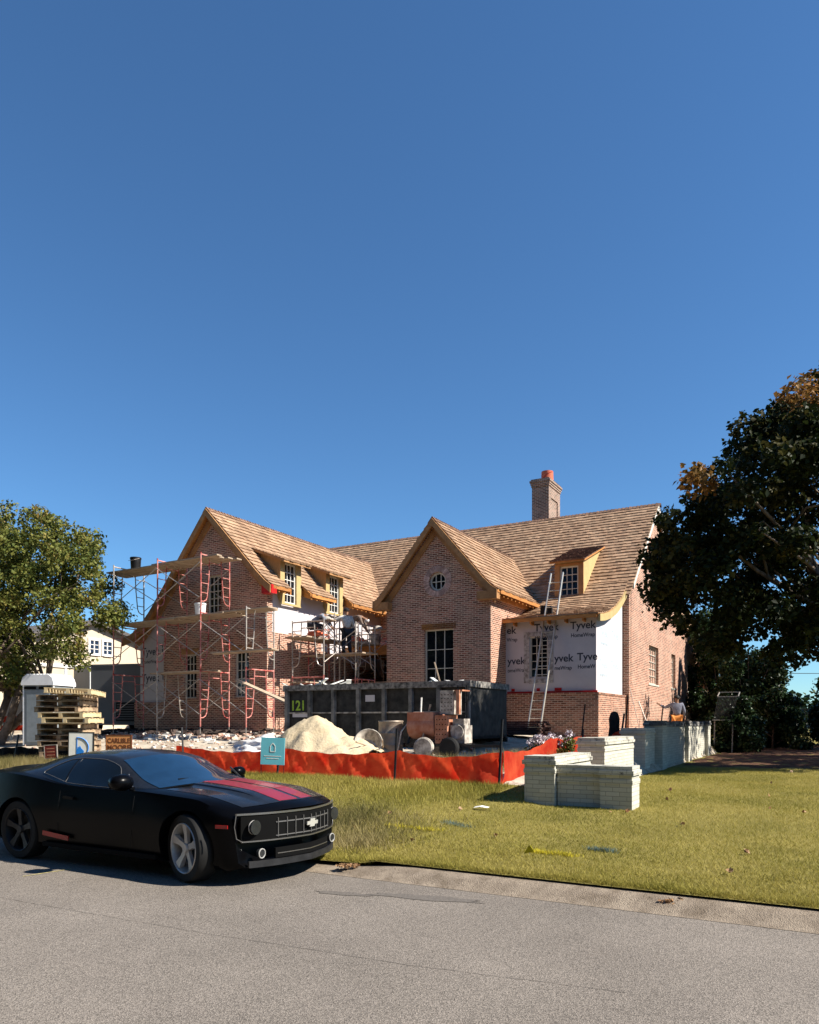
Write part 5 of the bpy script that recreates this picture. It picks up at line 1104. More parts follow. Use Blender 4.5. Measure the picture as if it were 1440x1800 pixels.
# ---- signs
def sign(label, px, v, w_, z0, z1, board, legs='blackiron', tilt=0, turn=0, lean=0, frame=None):
    a = aof(px, v); t = site('sign', label, 'sign', a, v, zg(a, v), rot=R(turn)); zb = z0-zg(a, v); zt = z1-zg(a, v)
    bd = bpy.data.objects.new('board', None)
    b = MB(); b.box(-w_/2, w_/2, -.012, .012, zb, zt); o = b.build('board', M[board], t, rot=(0, R(tilt), 0))
    if frame: b = MB(); b.box(-w_/2-.02, w_/2+.02, -.018, .018, zt, zt+.02); b.box(-w_/2-.02, -w_/2, -.018, .018, zb, zt); b.box(w_/2, w_/2+.02, -.018, .018, zb, zt); b.box(-w_/2-.02, w_/2+.02, -.018, .018, zb-.02, zb); b.build('frame', M[frame], o)
    for x in (-w_/2+.01, w_/2-.01): b = MB(); b.cyl((x, .02, -.1), (x, .02, zt-.05), .008, n=6); b.build('leg', M[legs], t, rot=(0, R(tilt), 0))
    return t, o, zb, zt
t, o, zb, zt = sign('teal contractor sign with a white house symbol standing before the orange fence', 478, 12.25, .50, .80, 1.36, 'teal', tilt=2, turn=25)
b = MB(); 
for q0, q1 in (((-.055, .38), (0, .45)), ((0, .45), (.055, .38)), ((-.05, .38), (-.05, .27)), ((.05, .38), (.05, .27)), ((-.05, .27), (.05, .27))): b.obox((q0[0], -.015, zb+q0[1]), (q1[0], -.015, zb+q1[1]), .004, .016)
b.build('symbol', M['white'], o); b = MB()
for k, (x0, x1) in enumerate(((-.18, .18), (-.13, .13))): b.box(x0, x1, -.015, -.0125, zb+.17-.05*k, zb+.185-.05*k)
b.build('lettering', M['white'], o)
t, o, zb, zt = sign('square white sign with a blue letter D and a blue house shape', 142, 12.2, .60, .70, 1.42, 'white', tilt=1, turn=28, frame='blackiron')
b = MB(); c0 = (-.10, zb+.36); pts = [(c0[0], c0[1]-.24), (c0[0], c0[1]+.24)]
arc = [(c0[0]+.02+.27*math.cos(R(q)), c0[1]+.24*math.sin(R(q))) for q in range(90, -91, -12)]
b.tube([(x, -.016, z) for x, z in [(c0[0], c0[1]+.24)]+arc+[(c0[0], c0[1]-.24)]], .012, 6); b.obox((c0[0], -.016, c0[1]-.25), (c0[0], -.016, c0[1]+.25), .006, .022); b.build('letter', M['blue'], o)
b = MB(); x, z = -.10, zb+.10; b.prism([(x, z), (x, z+.16), (x-.02, z+.17), (x+.03, z+.22), (x+.04, z+.28), (x+.06, z+.24), (x+.08, z+.30), (x+.11, z+.24), (x+.18, z+.17), (x+.17, z+.13), (x+.17, z)], -.02, -.013); b.build('house_shape', M['blue'], o)
t, o, zb, zt = sign('orange board lettered CARLISLE MOORE behind the car roof', 209, 12.2, .60, .74, 1.36, 'signorange', turn=25, frame='signbrown')
text('lettering', 'CARLISLE', .155, M['signbrown'], o, (0, -.014, zt-.17), FRONT, .002, .86, align='CENTER'); text('lettering', 'MOORE', .155, M['signbrown'], o, (0, -.014, zt-.33), FRONT, .002, 1.05, align='CENTER')
t, o, zb, zt = sign('small dark red yard sign left of the white sign', 91, 12.0, .30, .78, 1.10, 'darkred', tilt=-3, turn=25, frame='galv')
b = MB()
for k in range(3): b.box(-.10, .10, -.016, -.013, zb+.07+.08*k, zb+.09+.08*k)
b.build('lettering', M['rust'], o)
# ---- left barricades
for i, px in enumerate((16, 36)):
    a = aof(px, 17.5); t = site('barricade', ['folding orange and white barricade at the left edge of the site', 'tilted orange barricade beside the portable toilet'][i], 'barricade', a, 17.5, zg(a, 17.5), 'orange barricades', rot=R(15+30*i))
    for s in (-1, 1): b = MB(); b.obox((-.4, s*.35, 0), (-.4, 0, .95), .05, .03); b.obox((.4, s*.35, 0), (.4, 0, .95), .05, .03); b.build('leg', M['white'], t)
    b = MB(); b.obox((-.45, -.10, .78), (.45, -.10, .78), .02, .22); b.obox((-.45, -.22, .45), (.45, -.22, .45), .02, .2); b.build('panel', M['orange'], t)
# ---- dark timber stack and clutter at the bay
a0, v0 = -9.2, 22.4; t = site('lumber_stack', 'stack of dark reddish boards lying in front of the brick base of the bay', 'lumber stack', a0, v0, zg(a0, v0))
b = MB()
for k in range(7):
    for j in range(5): x = random.uniform(-.12, .12); b.box(-1.35+x, 1.25+x, -.5+j*.2, -.33+j*.2, .02+k*.062, .02+k*.062+.05)
b.build('boards', mat('dark_boards', (.045, .015, .012), .8, col2=(.09, .05, .04), scale=4, island=.4), t)
t = site('jacket', 'dark jacket hung over a stake beside the corner of the bay', 'jacket', aof(1080, 21), 21, zg(-5.3, 21))
b = MB(); b.cyl((0, 0, 0), (.0, 0, .95), .02, n=8); b.build('stake', M['blackiron'], t)
b = MB(); b.lathe([(.03, .98), (.10, .94), (.15, .78), (.14, .55), (.17, .30), (.12, .18), (.06, .2)], 14); b.xf(Matrix.Diagonal((1, .6, 1, 1))); b.build('cloth', mat('dark_cloth', (.03, .022, .02), .9, var=.3, bump=.8, bscale=15), t, smooth=60)
for i, (px, v, h, lean, lab) in enumerate(((1100, 20.5, 1.0, .10, 'dark stake leaning right beside the hung jacket'), (1024, 20.2, .75, .12, 'short dark stake by the brick base of the bay'), (1162, 24, .75, .12, 'dark stake leaning behind the long retaining wall'), (1204, 29.5, .65, .15, 'short dark stake to the right of the person at the wall'), (1118, 27.2, 1.45, -.45, 'long thin pole leaning left against the sunlit side wall'), (1136, 27.0, .95, -.55, 'hinged metal bar propped against the sunlit side wall'))):
    a = aof(px, v); b = MB(); b.cyl((0, 0, 0), (lean, .05, h+.45), .02 if i != 4 else .012, n=7); o = b.build('stake', M['blackiron'] if i < 4 else M['galv']); o.location = W(a-lean*.5, v, zg(a, v)); o.rotation_euler = (0, 0, HR); tag(o, lab, 'stake')
# rack of railing at the far end
t = thing('railing_panel', 'grey slatted metal railing panel leaning back beyond the end of the long wall', 'railing panel', (12.0, 28.9, .5), rot=R(-20))
b = MB()
for i in range(14): x = -.36+i*.05; b.obox((x, 0, 1.25), (x+.2, .35, 2.15), .012, .02)
b.build('slats', M['blackiron'], t); b = MB(); b.obox((-.40, 0, 1.25), (.34, 0, 1.25), .03, .04); b.obox((-.20, .35, 2.15), (.54, .35, 2.15), .03, .04); b.obox((-.2, .37, 2.17), (-.12, .5, 2.33), .03, .03); b.obox((.54, .37, 2.17), (.6, .5, 2.33), .03, .03); b.obox((-.12, .5, 2.33), (.6, .5, 2.33), .03, .03); b.build('frame', M['alu'], t)
b = MB()
for x in (-.34, .3): b.obox((x, .1, 0), (x+.03, .1, 1.27), .04, .04)
b.build('legs', M['galv'], t)

# ================================================================ VEGETATION
def fastmesh(name, V, Fi, k, mats, mi=None, smooth=False):
    """V (n,3), faces all of k corners"""
    me = bpy.data.meshes.new(name); nf = len(Fi); me.vertices.add(len(V)); me.vertices.foreach_set('co', np.asarray(V, np.float32).ravel())
    me.loops.add(nf*k); me.loops.foreach_set('vertex_index', np.asarray(Fi, np.int32).ravel()); me.polygons.add(nf)
    me.polygons.foreach_set('loop_start', np.arange(0, nf*k, k, dtype=np.int32)); me.polygons.foreach_set('loop_total', np.full(nf, k, np.int32))
    for m in mats: me.materials.append(m)
    if mi is not None: me.polygons.foreach_set('material_index', np.asarray(mi, np.int32))
    me.update(calc_edges=True); return me
def leaves(name, cen, rad, num, size, mats, mi=None, parent=None, loc=(0, 0, 0), seed=1, squash=.85, lobed=False):
    """leaf-sized bent faces scattered through clumps cen (n,3) of radius rad (n)"""
    r_ = np.random.default_rng(seed); cen = np.asarray(cen, float); rad = np.asarray(rad, float); w_ = rad**2.2; idx = r_.choice(len(cen), num, p=w_/w_.sum())
    d = r_.normal(size=(num, 3)); d /= np.linalg.norm(d, axis=1, keepdims=True); rr = r_.uniform(.25, 1.0, num)**.55*(1+.18*r_.normal(size=num).clip(-1, 1.6))
    p = cen[idx]+d*(rad[idx]*rr)[:, None]*np.array([1, 1, squash])
    nrm = d*.45+r_.normal(size=(num, 3))*.6+np.array([0, 0, .45]); nrm /= np.linalg.norm(nrm, axis=1, keepdims=True)
    t = np.cross(nrm, r_.normal(size=(num, 3))); t /= np.linalg.norm(t, axis=1, keepdims=True); b = np.cross(nrm, t); s = size*r_.uniform(.6, 1.3, num)[:, None]
    # kite of two triangles folded along its spine
    P = np.stack([p-t*s*.5, p+b*s*.42+nrm*s*.10, p+t*s*.6-nrm*s*.08, p-b*s*.42+nrm*s*.10], 1).reshape(-1, 3)-np.asarray(loc, float)
    base = np.arange(num)*4; Fi = np.stack([base, base+1, base+2, base, base+2, base+3], 1).reshape(-1, 3)
    m_ = None if mi is None else np.repeat(np.asarray(mi)[idx], 2)
    me = fastmesh(name, P, Fi, 3, mats, m_); o = bpy.data.objects.new(name, me); C.objects.link(o); o.location = (0, 0, 0)
    if parent: o.parent = parent
    else: o.location = loc
    return o
def inpoly(x, y, poly):
    c = False; j = len(poly)-1
    for i in range(len(poly)):
        if (poly[i][1] > y) != (poly[j][1] > y) and x < (poly[j][0]-poly[i][0])*(y-poly[i][1])/(poly[j][1]-poly[i][1])+poly[i][0]: c = not c
        j = i
    return c
def crown_from_outline(poly, Y0, dY, rpx, n, seed):
    """crown volume: clumps filling an outline measured at distance Y0, spread over its real depth dY"""
    r_ = random.Random(seed); xs = [p[0] for p in poly]; ys = [p[1] for p in poly]; out = []; tries = 0
    cx, cy = (min(xs)+max(xs))/2, (min(ys)+max(ys))/2
    while len(out) < n and tries < 60000:
        tries += 1; x, y, r = r_.uniform(min(xs), max(xs)), r_.uniform(min(ys), max(ys)), r_.uniform(*rpx)
        if not all(inpoly(x+r*.55*math.cos(t), y+r*.55*math.sin(t), poly) for t in (0, .8, 1.6, 2.4, 3.1, 3.9, 4.7, 5.5)): continue
        e = min(1, math.hypot((x-cx)/(max(xs)-cx), (y-cy)/(max(ys)-cy))); Y = Y0+r_.uniform(-1, 1)*dY*math.sqrt(max(.1, 1-e*e))
        if any((o[0]-x)**2+(o[1]-y)**2 < (.55*r)**2 and abs(o[3]-Y) < r/F*Y0*1.2 for o in out): continue
        out.append((x, y, r, Y))
    return [((x-720)/F*Y, Y, CAMZ+(HZ-y)*Y/F, r*Y/F) for x, y, r, Y in out]
def limbs(b, base, targets, r0, seed=0, mid=.45, split=None):
    r_ = random.Random(seed); base = Vector(base); sp = Vector(split) if split else base+Vector((0, 0, 2))
    b.tube([base+Vector((0, 0, -.3)), base+Vector((0, 0, .05)), base.lerp(sp, .35)+Vector((.05, .03, 0)), sp], [r0*1.5, r0*1.15, r0*.95, r0*.85], 12)
    for t in targets:
        t = Vector(t); m1 = sp.lerp(t, .35)+Vector((r_.uniform(-.3, .3), r_.uniform(-.3, .3), r_.uniform(.0, .5))); m2 = sp.lerp(t, .7)+Vector((r_.uniform(-.3, .3), r_.uniform(-.3, .3), r_.uniform(.0, .4)))
        b.tube([sp, m1, m2, t], [r0*.5, r0*.32, r0*.18, r0*.05], 7)
        for _ in range(2):
            q = m2+Vector((r_.uniform(-1.2, 1.2), r_.uniform(-1.2, 1.2), r_.uniform(-.2, 1.2))); b.tube([m1.lerp(m2, r_.uniform(.3, .9)), (m2+q)/2+Vector((0, 0, .15)), q], [r0*.15, r0*.09, r0*.02], 5)
# maple on the right
poly = [(1700, 560), (1440, 648), (1395, 655), (1370, 690), (1352, 705), (1345, 722), (1300, 720), (1278, 760), (1262, 812), (1225, 808), (1204, 820), (1202, 862), (1158, 888), (1148, 935), (1122, 1010), (1135, 1050), (1160, 1088), (1195, 1110), (1215, 1150), (1240, 1160), (1300, 1150), (1345, 1172), (1392, 1202), (1410, 1168), (1500, 1180), (1700, 1150)]
cl = crown_from_outline(poly, 19.0, 3.0, (16, 42), 360, 5)
def pixof(c): return 720+c[0]/c[1]*F, HZ-(c[2]-CAMZ)/c[1]*F
mi = []
for c in cl: x, y = pixof(c); mi.append(1 if (math.hypot(x-1232, y-842) < 34 or math.hypot((x-1410)/1.6, y-690) < 42 or y < 640 and x < 1560) else 0)
TB = (12.6, 19.3, .45); t = thing('maple_tree', 'large dark maple tree with orange leaf tips overhanging the right end of the house', 'tree', TB)
cen = np.array([c[:3] for c in cl])-np.array(TB); rad = [c[3] for c in cl]
leaves('crown', cen, rad, 80000, .125, [M['leaf_maple'], M['leaf_orange']], mi, t, seed=3)
b = MB(); r_ = random.Random(4); tg = [tuple(cen[i]) for i in r_.sample(range(len(cen)), 34)]; limbs(b, (0, 0, 0), tg, .27, 2, split=(-.2, 0, 2.6)); b.build('trunk', M['bark'], t, smooth=180)
# oak on the left
poly = [(-320, 700), (-150, 800), (-40, 868), (0, 878), (28, 886), (62, 886), (98, 898), (128, 900), (134, 925), (158, 925), (176, 945), (190, 980), (203, 1010), (212, 1040), (236, 1085), (228, 1100), (196, 1108), (176, 1120), (152, 1145), (160, 1160), (185, 1172), (150, 1178), (112, 1168), (70, 1160), (55, 1190), (35, 1225), (10, 1215), (-60, 1230), (-320, 1240)]
cl = crown_from_outline(poly, 27.5, 3.6, (10, 30), 640, 8)
TB = (-14.6, 26.6, .9); t = thing('oak_tree', 'broad olive green tree with pale twisting limbs before the beige house', 'tree', TB)
cen = np.array([c[:3] for c in cl])-np.array(TB); rad = [c[3] for c in cl]
mi = [0 for c in cl]
leaves('crown', cen, rad, 110000, .115, [M['leaf_oak'], M['leaf_orange']], mi, t, seed=5)
b = MB(); r_ = random.Random(9)
for k in range(5):
    bs = Vector((random.uniform(-.4, .4), random.uniform(-.3, .3), 0)); sp = Vector((-1.2+k*.75, random.uniform(-.6, .6), 1.9+.3*(k % 2))); tg = [tuple(cen[i]) for i in r_.sample(range(len(cen)), 7)]; limbs(b, bs, tg, .14, 11+k, split=tuple(sp))
b.build('trunk', mat('pale_bark', (.09, .065, .045), .9, col2=(.22, .17, .13), scale=6, bump=.6), t, smooth=180)
# hollies and small trees at the right
def shrub(name, label, cx, cy, z0, z1, r, n, size, m, seed, group=None, taper=.5, stem=.06):
    r_ = random.Random(seed); t = thing(name, label, 'shrub' if z1-z0 < 3 else 'tree', (cx, cy, z0), group=group); cen = []; rad = []
    for k in range(46):
        q = r_.random(); z = q*(z1-z0); rr = r*(1-taper*q)*math.sqrt(r_.uniform(.05, 1)); a = r_.uniform(0, 6.28); cen.append((rr*math.cos(a), rr*math.sin(a), .25+z*.93)); rad.append(r*r_.uniform(.20, .42)*(1-.3*q))
    leaves('crown', cen, rad, n, size, m, None, t, seed=seed); b = MB(); b.tube([(0, 0, -.1), (.05, .03, (z1-z0)*.4), (0, 0, (z1-z0)*.9)], [stem, stem*.7, stem*.2], 8)
    for k in range(6): a = k; h_ = z1-z0; b.tube([(0, 0, h_*(.08+k*.07)), (.4*r*math.cos(a), .4*r*math.sin(a), h_*(.2+k*.08)), (.6*r*math.cos(a), .6*r*math.sin(a), h_*(.3+k*.09))], [stem*.4, stem*.25, .01], 5)
    b.build('trunk', M['bark'], t, smooth=180); return t
shrub('holly_tree', 'dense dark holly at the far end of the long retaining wall', 15.9, 35.5, .5, 5.3, 2.1, 24000, .15, [M['leaf_holly']], 21)
shrub('holly_tree', 'taller holly standing right behind the end of the house', 16.3, 40, .6, 7.6, 2.4, 20000, .17, [M['leaf_holly']], 22)
shrub('holly_tree', 'holly at the right edge beyond the iron fence gap', 21.0, 36.5, .5, 4.1, 1.7, 16000, .15, [M['leaf_holly']], 23)
shrub('holly_tree', 'slim holly between the brick flue and the railing panel', 15.4, 37.5, .5, 6.6, 1.4, 13000, .15, [M['leaf_holly']], 24)
shrub('small_tree', 'loose bright leaved sapling poking above the dense holly', 17.6, 38.0, .5, 5.6, 1.4, 4500, .16, [M['leaf_oak']], 25)
# off to the side: neighbours of the maple whose shade falls on the lawn
for i, (x, y, h, r) in enumerate(((19.5, 21.0, 10.5, 4.2), (24.0, 27.0, 13, 5.2), (28, 31, 14, 5.5))):
    shrub('maple_tree', ['second maple growing to the right of the big maple', 'third maple farther right along the lawn', 'fourth maple at the far right corner of the lawn'][i], x, y, .45, h, r, 16000, .24, [M['leaf_maple']], 31+i, taper=.2, stem=.22)
# mulch bed
structure(sheet('mulch_bed', np.arange(-3.85, 22, .25), np.arange(21.8, 44, .3), lambda a, v: G(a, v)+.012*np.ones_like(a)+.02*np.sin(5*a+v)*np.sin(4*v) - .08*sm(-v, -23.2-.5*np.sin(a*1.1)-.25*a, -22.2-.5*np.sin(a*1.1)-.25*a), M['mulch']))
# added trees across the street, and far trees
def treeline(name, pts, hgt, r, n, size, m, seed):
    r_ = random.Random(seed); cen = []; rad = []
    for (x0, y0), (x1, y1) in zip(pts[:-1], pts[1:]):
        L = math.hypot(x1-x0, y1-y0); k = int(L/(r*.55))
        for i in range(k):
            for _ in range(4): t = (i+r_.random())/k; cen.append((x0+(x1-x0)*t+r_.uniform(-r, r)*.6, y0+(y1-y0)*t+r_.uniform(-r, r)*.6, r_.uniform(.1, 1)*hgt)); rad.append(r*r_.uniform(.5, 1))
    o = leaves(name, cen, rad, n, size, m, seed=seed); o['kind'] = 'stuff'; o['label'] = 'dark mass of trees'; return o
treeline('distant_trees', [(-120, 130), (-40, 120), (30, 118), (90, 100)], 5.0, 4, 26000, 1.0, [M['leaf_holly']], 41)
treeline('unseen_shade_trees', [tuple(W(-40, -17)[:2]), tuple(W(-10, -19)[:2]), tuple(W(28, -18)[:2])], 18, 6.0, 70000, .9, [M['leaf_maple']], 43)  # unseen row added behind the camera to darken house fronts and windows
# ---- lawn grass
def grass(name, label, n, afun, hgt, wd, m, seed, lean=.5):
    r_ = np.random.default_rng(seed); P2 = afun(r_, n); a, v = P2[:, 0], P2[:, 1]; z = G(a, v); x = a*CA-v*SA; y = a*SA+v*CA; nn = len(a)
    h = hgt*r_.uniform(.5, 1.25, nn); th = r_.uniform(0, 6.28, nn); ln = r_.normal(0, lean, nn)*h; lm = r_.normal(0, lean, nn)*h; w_ = wd*r_.uniform(.7, 1.3, nn)
    B0 = np.stack([x-np.cos(th)*w_, y-np.sin(th)*w_, z-.01], 1); B1 = np.stack([x+np.cos(th)*w_, y+np.sin(th)*w_, z-.01], 1); T = np.stack([x+ln, y+lm, z+h], 1)
    V = np.stack([B0, B1, T], 1).reshape(-1, 3); me = fastmesh(name, V, np.arange(nn*3).reshape(-1, 3), 3, [m]); o = bpy.data.objects.new(name, me); C.objects.link(o); o['kind'] = 'stuff'; o['label'] = label; return o
def in_view(a, v, mx=760): x = a*CA-v*SA; y = a*SA+v*CA; return np.abs(x/y*F) < mx
def lawn_pts(r_, n):
    out = []; tot = 0
    while tot < n:
        u = r_.random(n); v = 7.22+(u**1.5)*17; a = r_.uniform(-16, 22, n); keep = in_view(a, v, 1500) & ((a > -3.9) | (v < 12.6)) & ~((a > -4.42) & (a < -2.66) & (v > 11.45) & (v < 11.98)) & ~((a > -4.4) & (a < -3.9) & (v > 11.9) & (v < 13.75))
        keep &= ~((a > -3.95) & (v > 22.2+.25*a)); out.append(np.stack([a[keep], v[keep]], 1)); tot += keep.sum()
    return np.concatenate(out)[:n]
grass('lawn_grass', 'short mown grass covering the front lawn', 520000, lawn_pts, .034, .0038, M['grass'], 51, .8)
def edge_pts(r_, n): a = r_.uniform(-14, 8, n); return np.stack([a, 7.26+np.abs(r_.normal(0, .05, n))], 1)
grass('verge_grass', 'longer grass hanging over the kerb edge', 14000, edge_pts, .06, .004, M['grass'], 52, .7)
def tall_pts(r_, n):
    a = r_.uniform(-11.5, -5.0, n*4); v = 12.45-np.abs(r_.normal(0, .9, n*4)); dens = .35+.65*(np.sin(a*1.9)*np.sin(a*.7+1) > -.3)*(a < -6.0)
    k = (r_.random(n*4) < dens) & (v > 8.2); return np.stack([a[k], v[k]], 1)[:n]
grass('tall_grass', 'unmown grass and weeds along the orange silt fence', 34000, tall_pts, .105, .0045, M['grass'], 53, .35)
def clump_pts(cs):
    def f(r_, n):
        i = r_.integers(0, len(cs), n); c = np.array(cs)[i]; return np.stack([c[:, 0]+r_.normal(0, 1, n)*c[:, 2], c[:, 1]+r_.normal(0, 1, n)*c[:, 3]], 1)
    return f
grass('dry_weeds', 'dry straw coloured weeds behind the car and among the rubble', 9000, clump_pts([(aof(20, 11.8), 11.8, .6, .3), (aof(55, 11.8), 11.8, .6, .3), (aof(95, 12), 12, .4, .2), (aof(905, 15), 15, .35, .5), (aof(940, 15), 15, .4, .5), (aof(810, 14.2), 14.2, .5, .15)]), .30, .006, M['drygrass'], 54, .35)
grass('verge_weeds', 'straggly pale weeds on the verge just right of the car', 5000, clump_pts([(aof(605, 9.2), 9.2, .3, .45), (aof(640, 9.0), 9.0, .5, .4), (aof(625, 8.2), 8.2, .35, .3)]), .12, .005, M['drygrass'], 55, .5)
# flowering plant
a = aof(968, 15.6); t = site('flowering_shrub', 'low shrub with pale pink flowers beside the short orange fence', 'shrub', a, 15.6, zg(a, 15.6)); r_ = random.Random(61)
cen = [(r_.uniform(-.45, .45), r_.uniform(-.3, .3), r_.uniform(.1, .45)) for _ in range(18)]; leaves('foliage', cen, [.15]*18, 2600, .05, [M['leaf_oak']], None, t, seed=62)
leaves('blossoms', [(c[0], c[1], c[2]+.16) for c in cen], [.11]*18, 1500, .045, [M['flower']], None, t, seed=63)
# fallen leaves
def fallen(name, label, n, fn, size, m, seed):
    r_ = np.random.default_rng(seed); P2 = fn(r_, n); a, v = P2[:, 0], P2[:, 1]; z = G(a, v)+.045; x = a*CA-v*SA; y = a*SA+v*CA; cen = np.stack([x, y, z], 1); nn = len(x)
    o = leaves(name, cen, np.full(nn, .02), nn*2, size, m, seed=seed, squash=.2); o['kind'] = 'stuff'; o['label'] = label
M['deadleaf'] = leafmat('dead_leaves', [(.16, .07, .03), (.30, .18, .09), (.42, .30, .2)], .1, .8)
fallen('fallen_leaves', 'brown leaves scattered over the lawn', 90, lambda r_, n: lawn_pts(r_, n), .07, [M['deadleaf']], 71)
x, y = ray(1188, 1594, .03); t = tag(leaves('weed_tuft', [(0, 0, .03), (.05, .02, .05), (-.06, -.01, .04), (.1, .03, .03), (-.1, 0, .03)], [.05]*5, 420, .035, [M['deadleaf']], None, None, (0, 0, 0), 72), 'reddish brown weed tuft growing in the gutter at the right', 'weed'); t.location = (x, y, .02)
x, y = ray(610, 1531, .02); t = tag(leaves('leaf_litter', [(0, 0, .01), (.08, .02, .01), (-.06, .0, .01)], [.06]*3, 160, .04, [M['deadleaf']], None, None, (0, 0, 0), 73, squash=.2), 'small heap of dead leaves on the kerb just right of the car', 'leaf litter'); t.location = (x, y, .07)
# lawn marks
def lawnpix(px, py):
    k = (px-720)/F; lo_, hi_ = 5.0, 60.0
    for _ in range(40):
        Y = (lo_+hi_)/2; x = k*Y; a, v = x*CA+Y*SA, -x*SA+Y*CA
        if CAMZ-(py-HZ)*Y/F > zg(a, v): lo_ = Y
        else: hi_ = Y
    return a, v, zg(a, v)
M['bluespray'] = mat('blue_spray', (.09, .15, .15), .9, var=.3); M['yellowspray'] = mat('yellow_spray', (.50, .42, .02), .9, var=.2)
def sprayed(label, p0, p1, m, seed, n=1400, wd=.05):
    A0, A1 = lawnpix(*p0), lawnpix(*p1)
    def f(r_, n): t = r_.random(n); return np.stack([A0[0]+(A1[0]-A0[0])*t+r_.normal(0, wd, n), A0[1]+(A1[1]-A0[1])*t+r_.normal(0, wd*.6, n)], 1)
    grass('sprayed_grass', label, n, f, .05, .0035, m, seed, .7)
sprayed('yellow utility paint line on the lawn', (930, 1498), (1010, 1506), M['yellowspray'], 81, 600, .05); sprayed('blue utility paint mark on the lawn', (1040, 1494), (1075, 1498), M['bluespray'], 82, 380, .06)
sprayed('blue utility paint mark near the tall grass', (785, 1446), (825, 1456), M['bluespray'], 83, 300, .07); sprayed('yellow utility paint line near the tall grass', (680, 1452), (775, 1460), M['yellowspray'], 84, 450, .05)
A_ = lawnpix(931, 1505); t = site('marker_flag', 'small yellow marker flag stuck in the lawn', 'marker flag', *A_)
b = MB(); b.cyl((0, 0, 0), (0, 0, .13), .002, n=5); b.build('wire', M['galv'], t); b = MB(); b.add([(0, 0, .13), (-.07, .0, .02), (.06, -.01, .06), (0, .004, .13), (-.07, .004, .02), (.06, -.006, .06)], [(0, 1, 2), (5, 4, 3), (0, 3, 4, 1), (1, 4, 5, 2), (2, 5, 3, 0)]); b.build('flag', M['yellowspray'], t)
A_ = lawnpix(846, 1424); b = MB(); b.add([(-.12, -.03, .03), (.0, -.05, .055), (.12, -.02, .04), (.12, .05, .05), (0, .03, .07), (-.12, .05, .045)], [(0, 1, 4, 5), (1, 2, 3, 4)]); o = b.build('paper_scrap', M['white']); o.location = W(*A_); o.rotation_euler = (0, 0, HR); tag(o, 'crumpled white paper scrap on the lawn', 'litter')
# ---- rubble at the foot of the house
def rubble(name, label, n, fn, smin, smax, m, seed):
    r_ = np.random.default_rng(seed); b = MB(); P2 = fn(r_, n)
    for a, v in P2:
        s = r_.uniform(smin, smax); q = Matrix.Rotation(r_.uniform(0, 3), 4, 'Z') @ Matrix.Rotation(r_.uniform(-.5, .5), 4, 'X'); c = W(a, v, zg(a, v)+s*.2); d = (s, s*r_.uniform(.4, .8), s*r_.uniform(.25, .5))
        vs = [c+(q @ Vector((i*d[0]/2*r_.uniform(.7, 1), j*d[1]/2*r_.uniform(.7, 1), k*d[2]/2*r_.uniform(.7, 1)))) for k in (-1, 1) for i, j in ((-1, -1), (1, -1), (1, 1), (-1, 1))]
        b.add(vs, [(0, 3, 2, 1), (4, 5, 6, 7), (0, 1, 5, 4), (1, 2, 6, 5), (2, 3, 7, 6), (3, 0, 4, 7)])
    o = b.build(name, m); o['kind'] = 'stuff'; o['label'] = label
fr = lambda a0, a1, v0, v1: (lambda r_, n: np.stack([r_.uniform(a0, a1, n), v0+(v1-v0)*r_.random(n)**.8], 1))
M['rub1'] = mat('brick_rubble', (.28, .12, .08), .9, col2=(.5, .38, .3), scale=4, island=.5); M['rub2'] = mat('mortar_rubble', (.45, .42, .38), .9, col2=(.68, .65, .6), scale=4, island=.3); M['rub3'] = mat('dark_rubble', (.05, .035, .03), .9, island=.5)
rubble('brick_rubble', 'broken bricks littering the ground under the tall scaffold', 420, fr(-25, -16, 18.6, 20.9), .06, .24, M['rub1'], 91); rubble('mortar_rubble', 'pale mortar lumps and scraps under the tall scaffold', 300, fr(-25, -15, 17.4, 20.6), .04, .26, M['rub2'], 92)
rubble('dark_rubble', 'dark debris along the foot of the left gable', 260, fr(-25, -17, 19.4, 20.9), .08, .4, M['rub3'], 93); rubble('stones', 'scattered stones and scraps over the sandy ground', 420, fr(-24, -5.2, 13, 19), .03, .13, M['rub1'], 94)
rubble('pale_scraps', 'pale scraps scattered over the sandy ground', 260, fr(-22, -5.2, 13, 18), .03, .15, M['rub2'], 95)
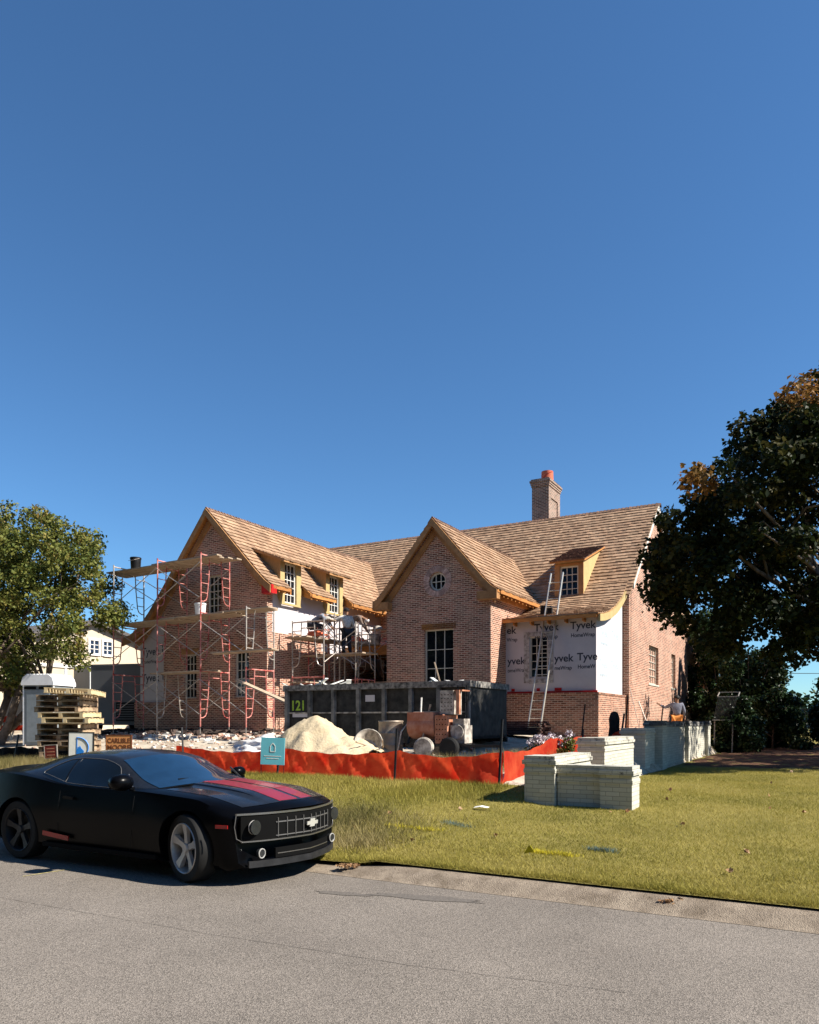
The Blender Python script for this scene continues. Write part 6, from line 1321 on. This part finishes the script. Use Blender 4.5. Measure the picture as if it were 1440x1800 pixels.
# ---- neighbouring house
O = (-33.3, 29, 1.0); t = site('stucco_house', 'beige stucco house with white framed windows behind the left tree', 'house', *O)
b = MB(); b.prism([(-12, -.5), (-12, 3.2), (-3.2, 5.75), (7.2, 3.0), (7.2, -.5)], -9, 0, 'x'); b.build('wall', M['stucco'], t)
b = MB(); 
for p, q in (((-12.5, 3.0), (-3.2, 5.72)), ((-3.2, 5.72), (7.7, 2.8))): b.prism([p, q, (q[0], q[1]+.2), (p[0], p[1]+.2)], -9.3, .35, 'x')
b.build('roof', mat('grey_shingles', (.10, .09, .085), .9, var=.3, scale=12), t)
def w2(y, z, w_, h_):
    b = MB(); b.box(-.02, .06, y-.12, y, z-.1, z+h_+.12); b.box(-.02, .06, y+w_, y+w_+.12, z-.1, z+h_+.12); b.box(-.02, .06, y, y+w_, z+h_, z+h_+.12); b.box(-.02, .08, y, y+w_, z-.12, z)
    b.box(.0, .03, y+w_/2-.03, y+w_/2+.03, z, z+h_)
    for k in (1, 2): b.box(.0, .025, y, y+w_, z+h_*k/3-.015, z+h_*k/3+.015)
    o = b.build('window', M['white'], t); b = MB(); b.box(.002, .012, y, y+w_, z, z+h_); b.build('pane', M['glassblue'], o)
w2(-3.4, 4.2, .5, .65); w2(-2.6, 4.2, .5, .65); w2(-9.8, .8, 1.2, 1.6)
b = MB(); b.box(-.0, .06, -11.8, 7, 3.35, 3.5); b.build('band_course', M['white'], t)
b = MB(); b.box(.0, .05, -8.0, -5.6, .0, 2.6); b.build('garage_opening_shade', M['dark'], t)  # dark slab stands in for the shade of an open garage
# ---- iron fence and wire at the right
P0, P1 = Vector((15.5, 43, .6)), Vector((26, 41, .6)); t = thing('iron_fence', 'black iron picket fence between the hollies at the right edge', 'fence', P0); n = 76
for i in range(0, n+1, 19): p = (P1-P0)*(i/n); b = MB(); b.box(-.04+p.x, .04+p.x, -.04+p.y, .04+p.y, 0, 1.95); b.build('post', M['blackiron'], t)
b = MB(); b.obox((0, 0, .2), (P1-P0)+Vector((0, 0, .2)), .03, .04); b.obox((0, 0, 1.75), (P1-P0)+Vector((0, 0, 1.75)), .03, .04); b.build('rails', M['blackiron'], t)
b = MB()
for i in range(n+1): p = (P1-P0)*(i/n); b.box(p.x-.012, p.x+.012, p.y-.012, p.y+.012, .05, 1.85)
b.build('pickets', M['blackiron'], t)
b = MB(); b.tube([(-20+i*8, .002*(i-5)**2-i*1.0, .03*(i-5)**2) for i in range(11)], .025, 5); o = b.build('utility_wire', M['black']); o.location = (24, 62, CAMZ+(HZ-1181)*60/F-.3); tag(o, 'thin black overhead wire crossing the sky gap between tree and hollies', 'wire')

shrub('holly_bush', 'low dark bush at the far end of the long retaining wall beside the flue', *W(-3.5, 32.0, .5)[:2], .4, 2.4, 1.1, 9000, .12, [M['leaf_holly']], 26)
shrub('holly_bush', 'rounded dark bush on the mulch in front of the dense holly', 15.6, 32.5, .45, 2.9, 1.3, 12000, .13, [M['leaf_holly']], 27)
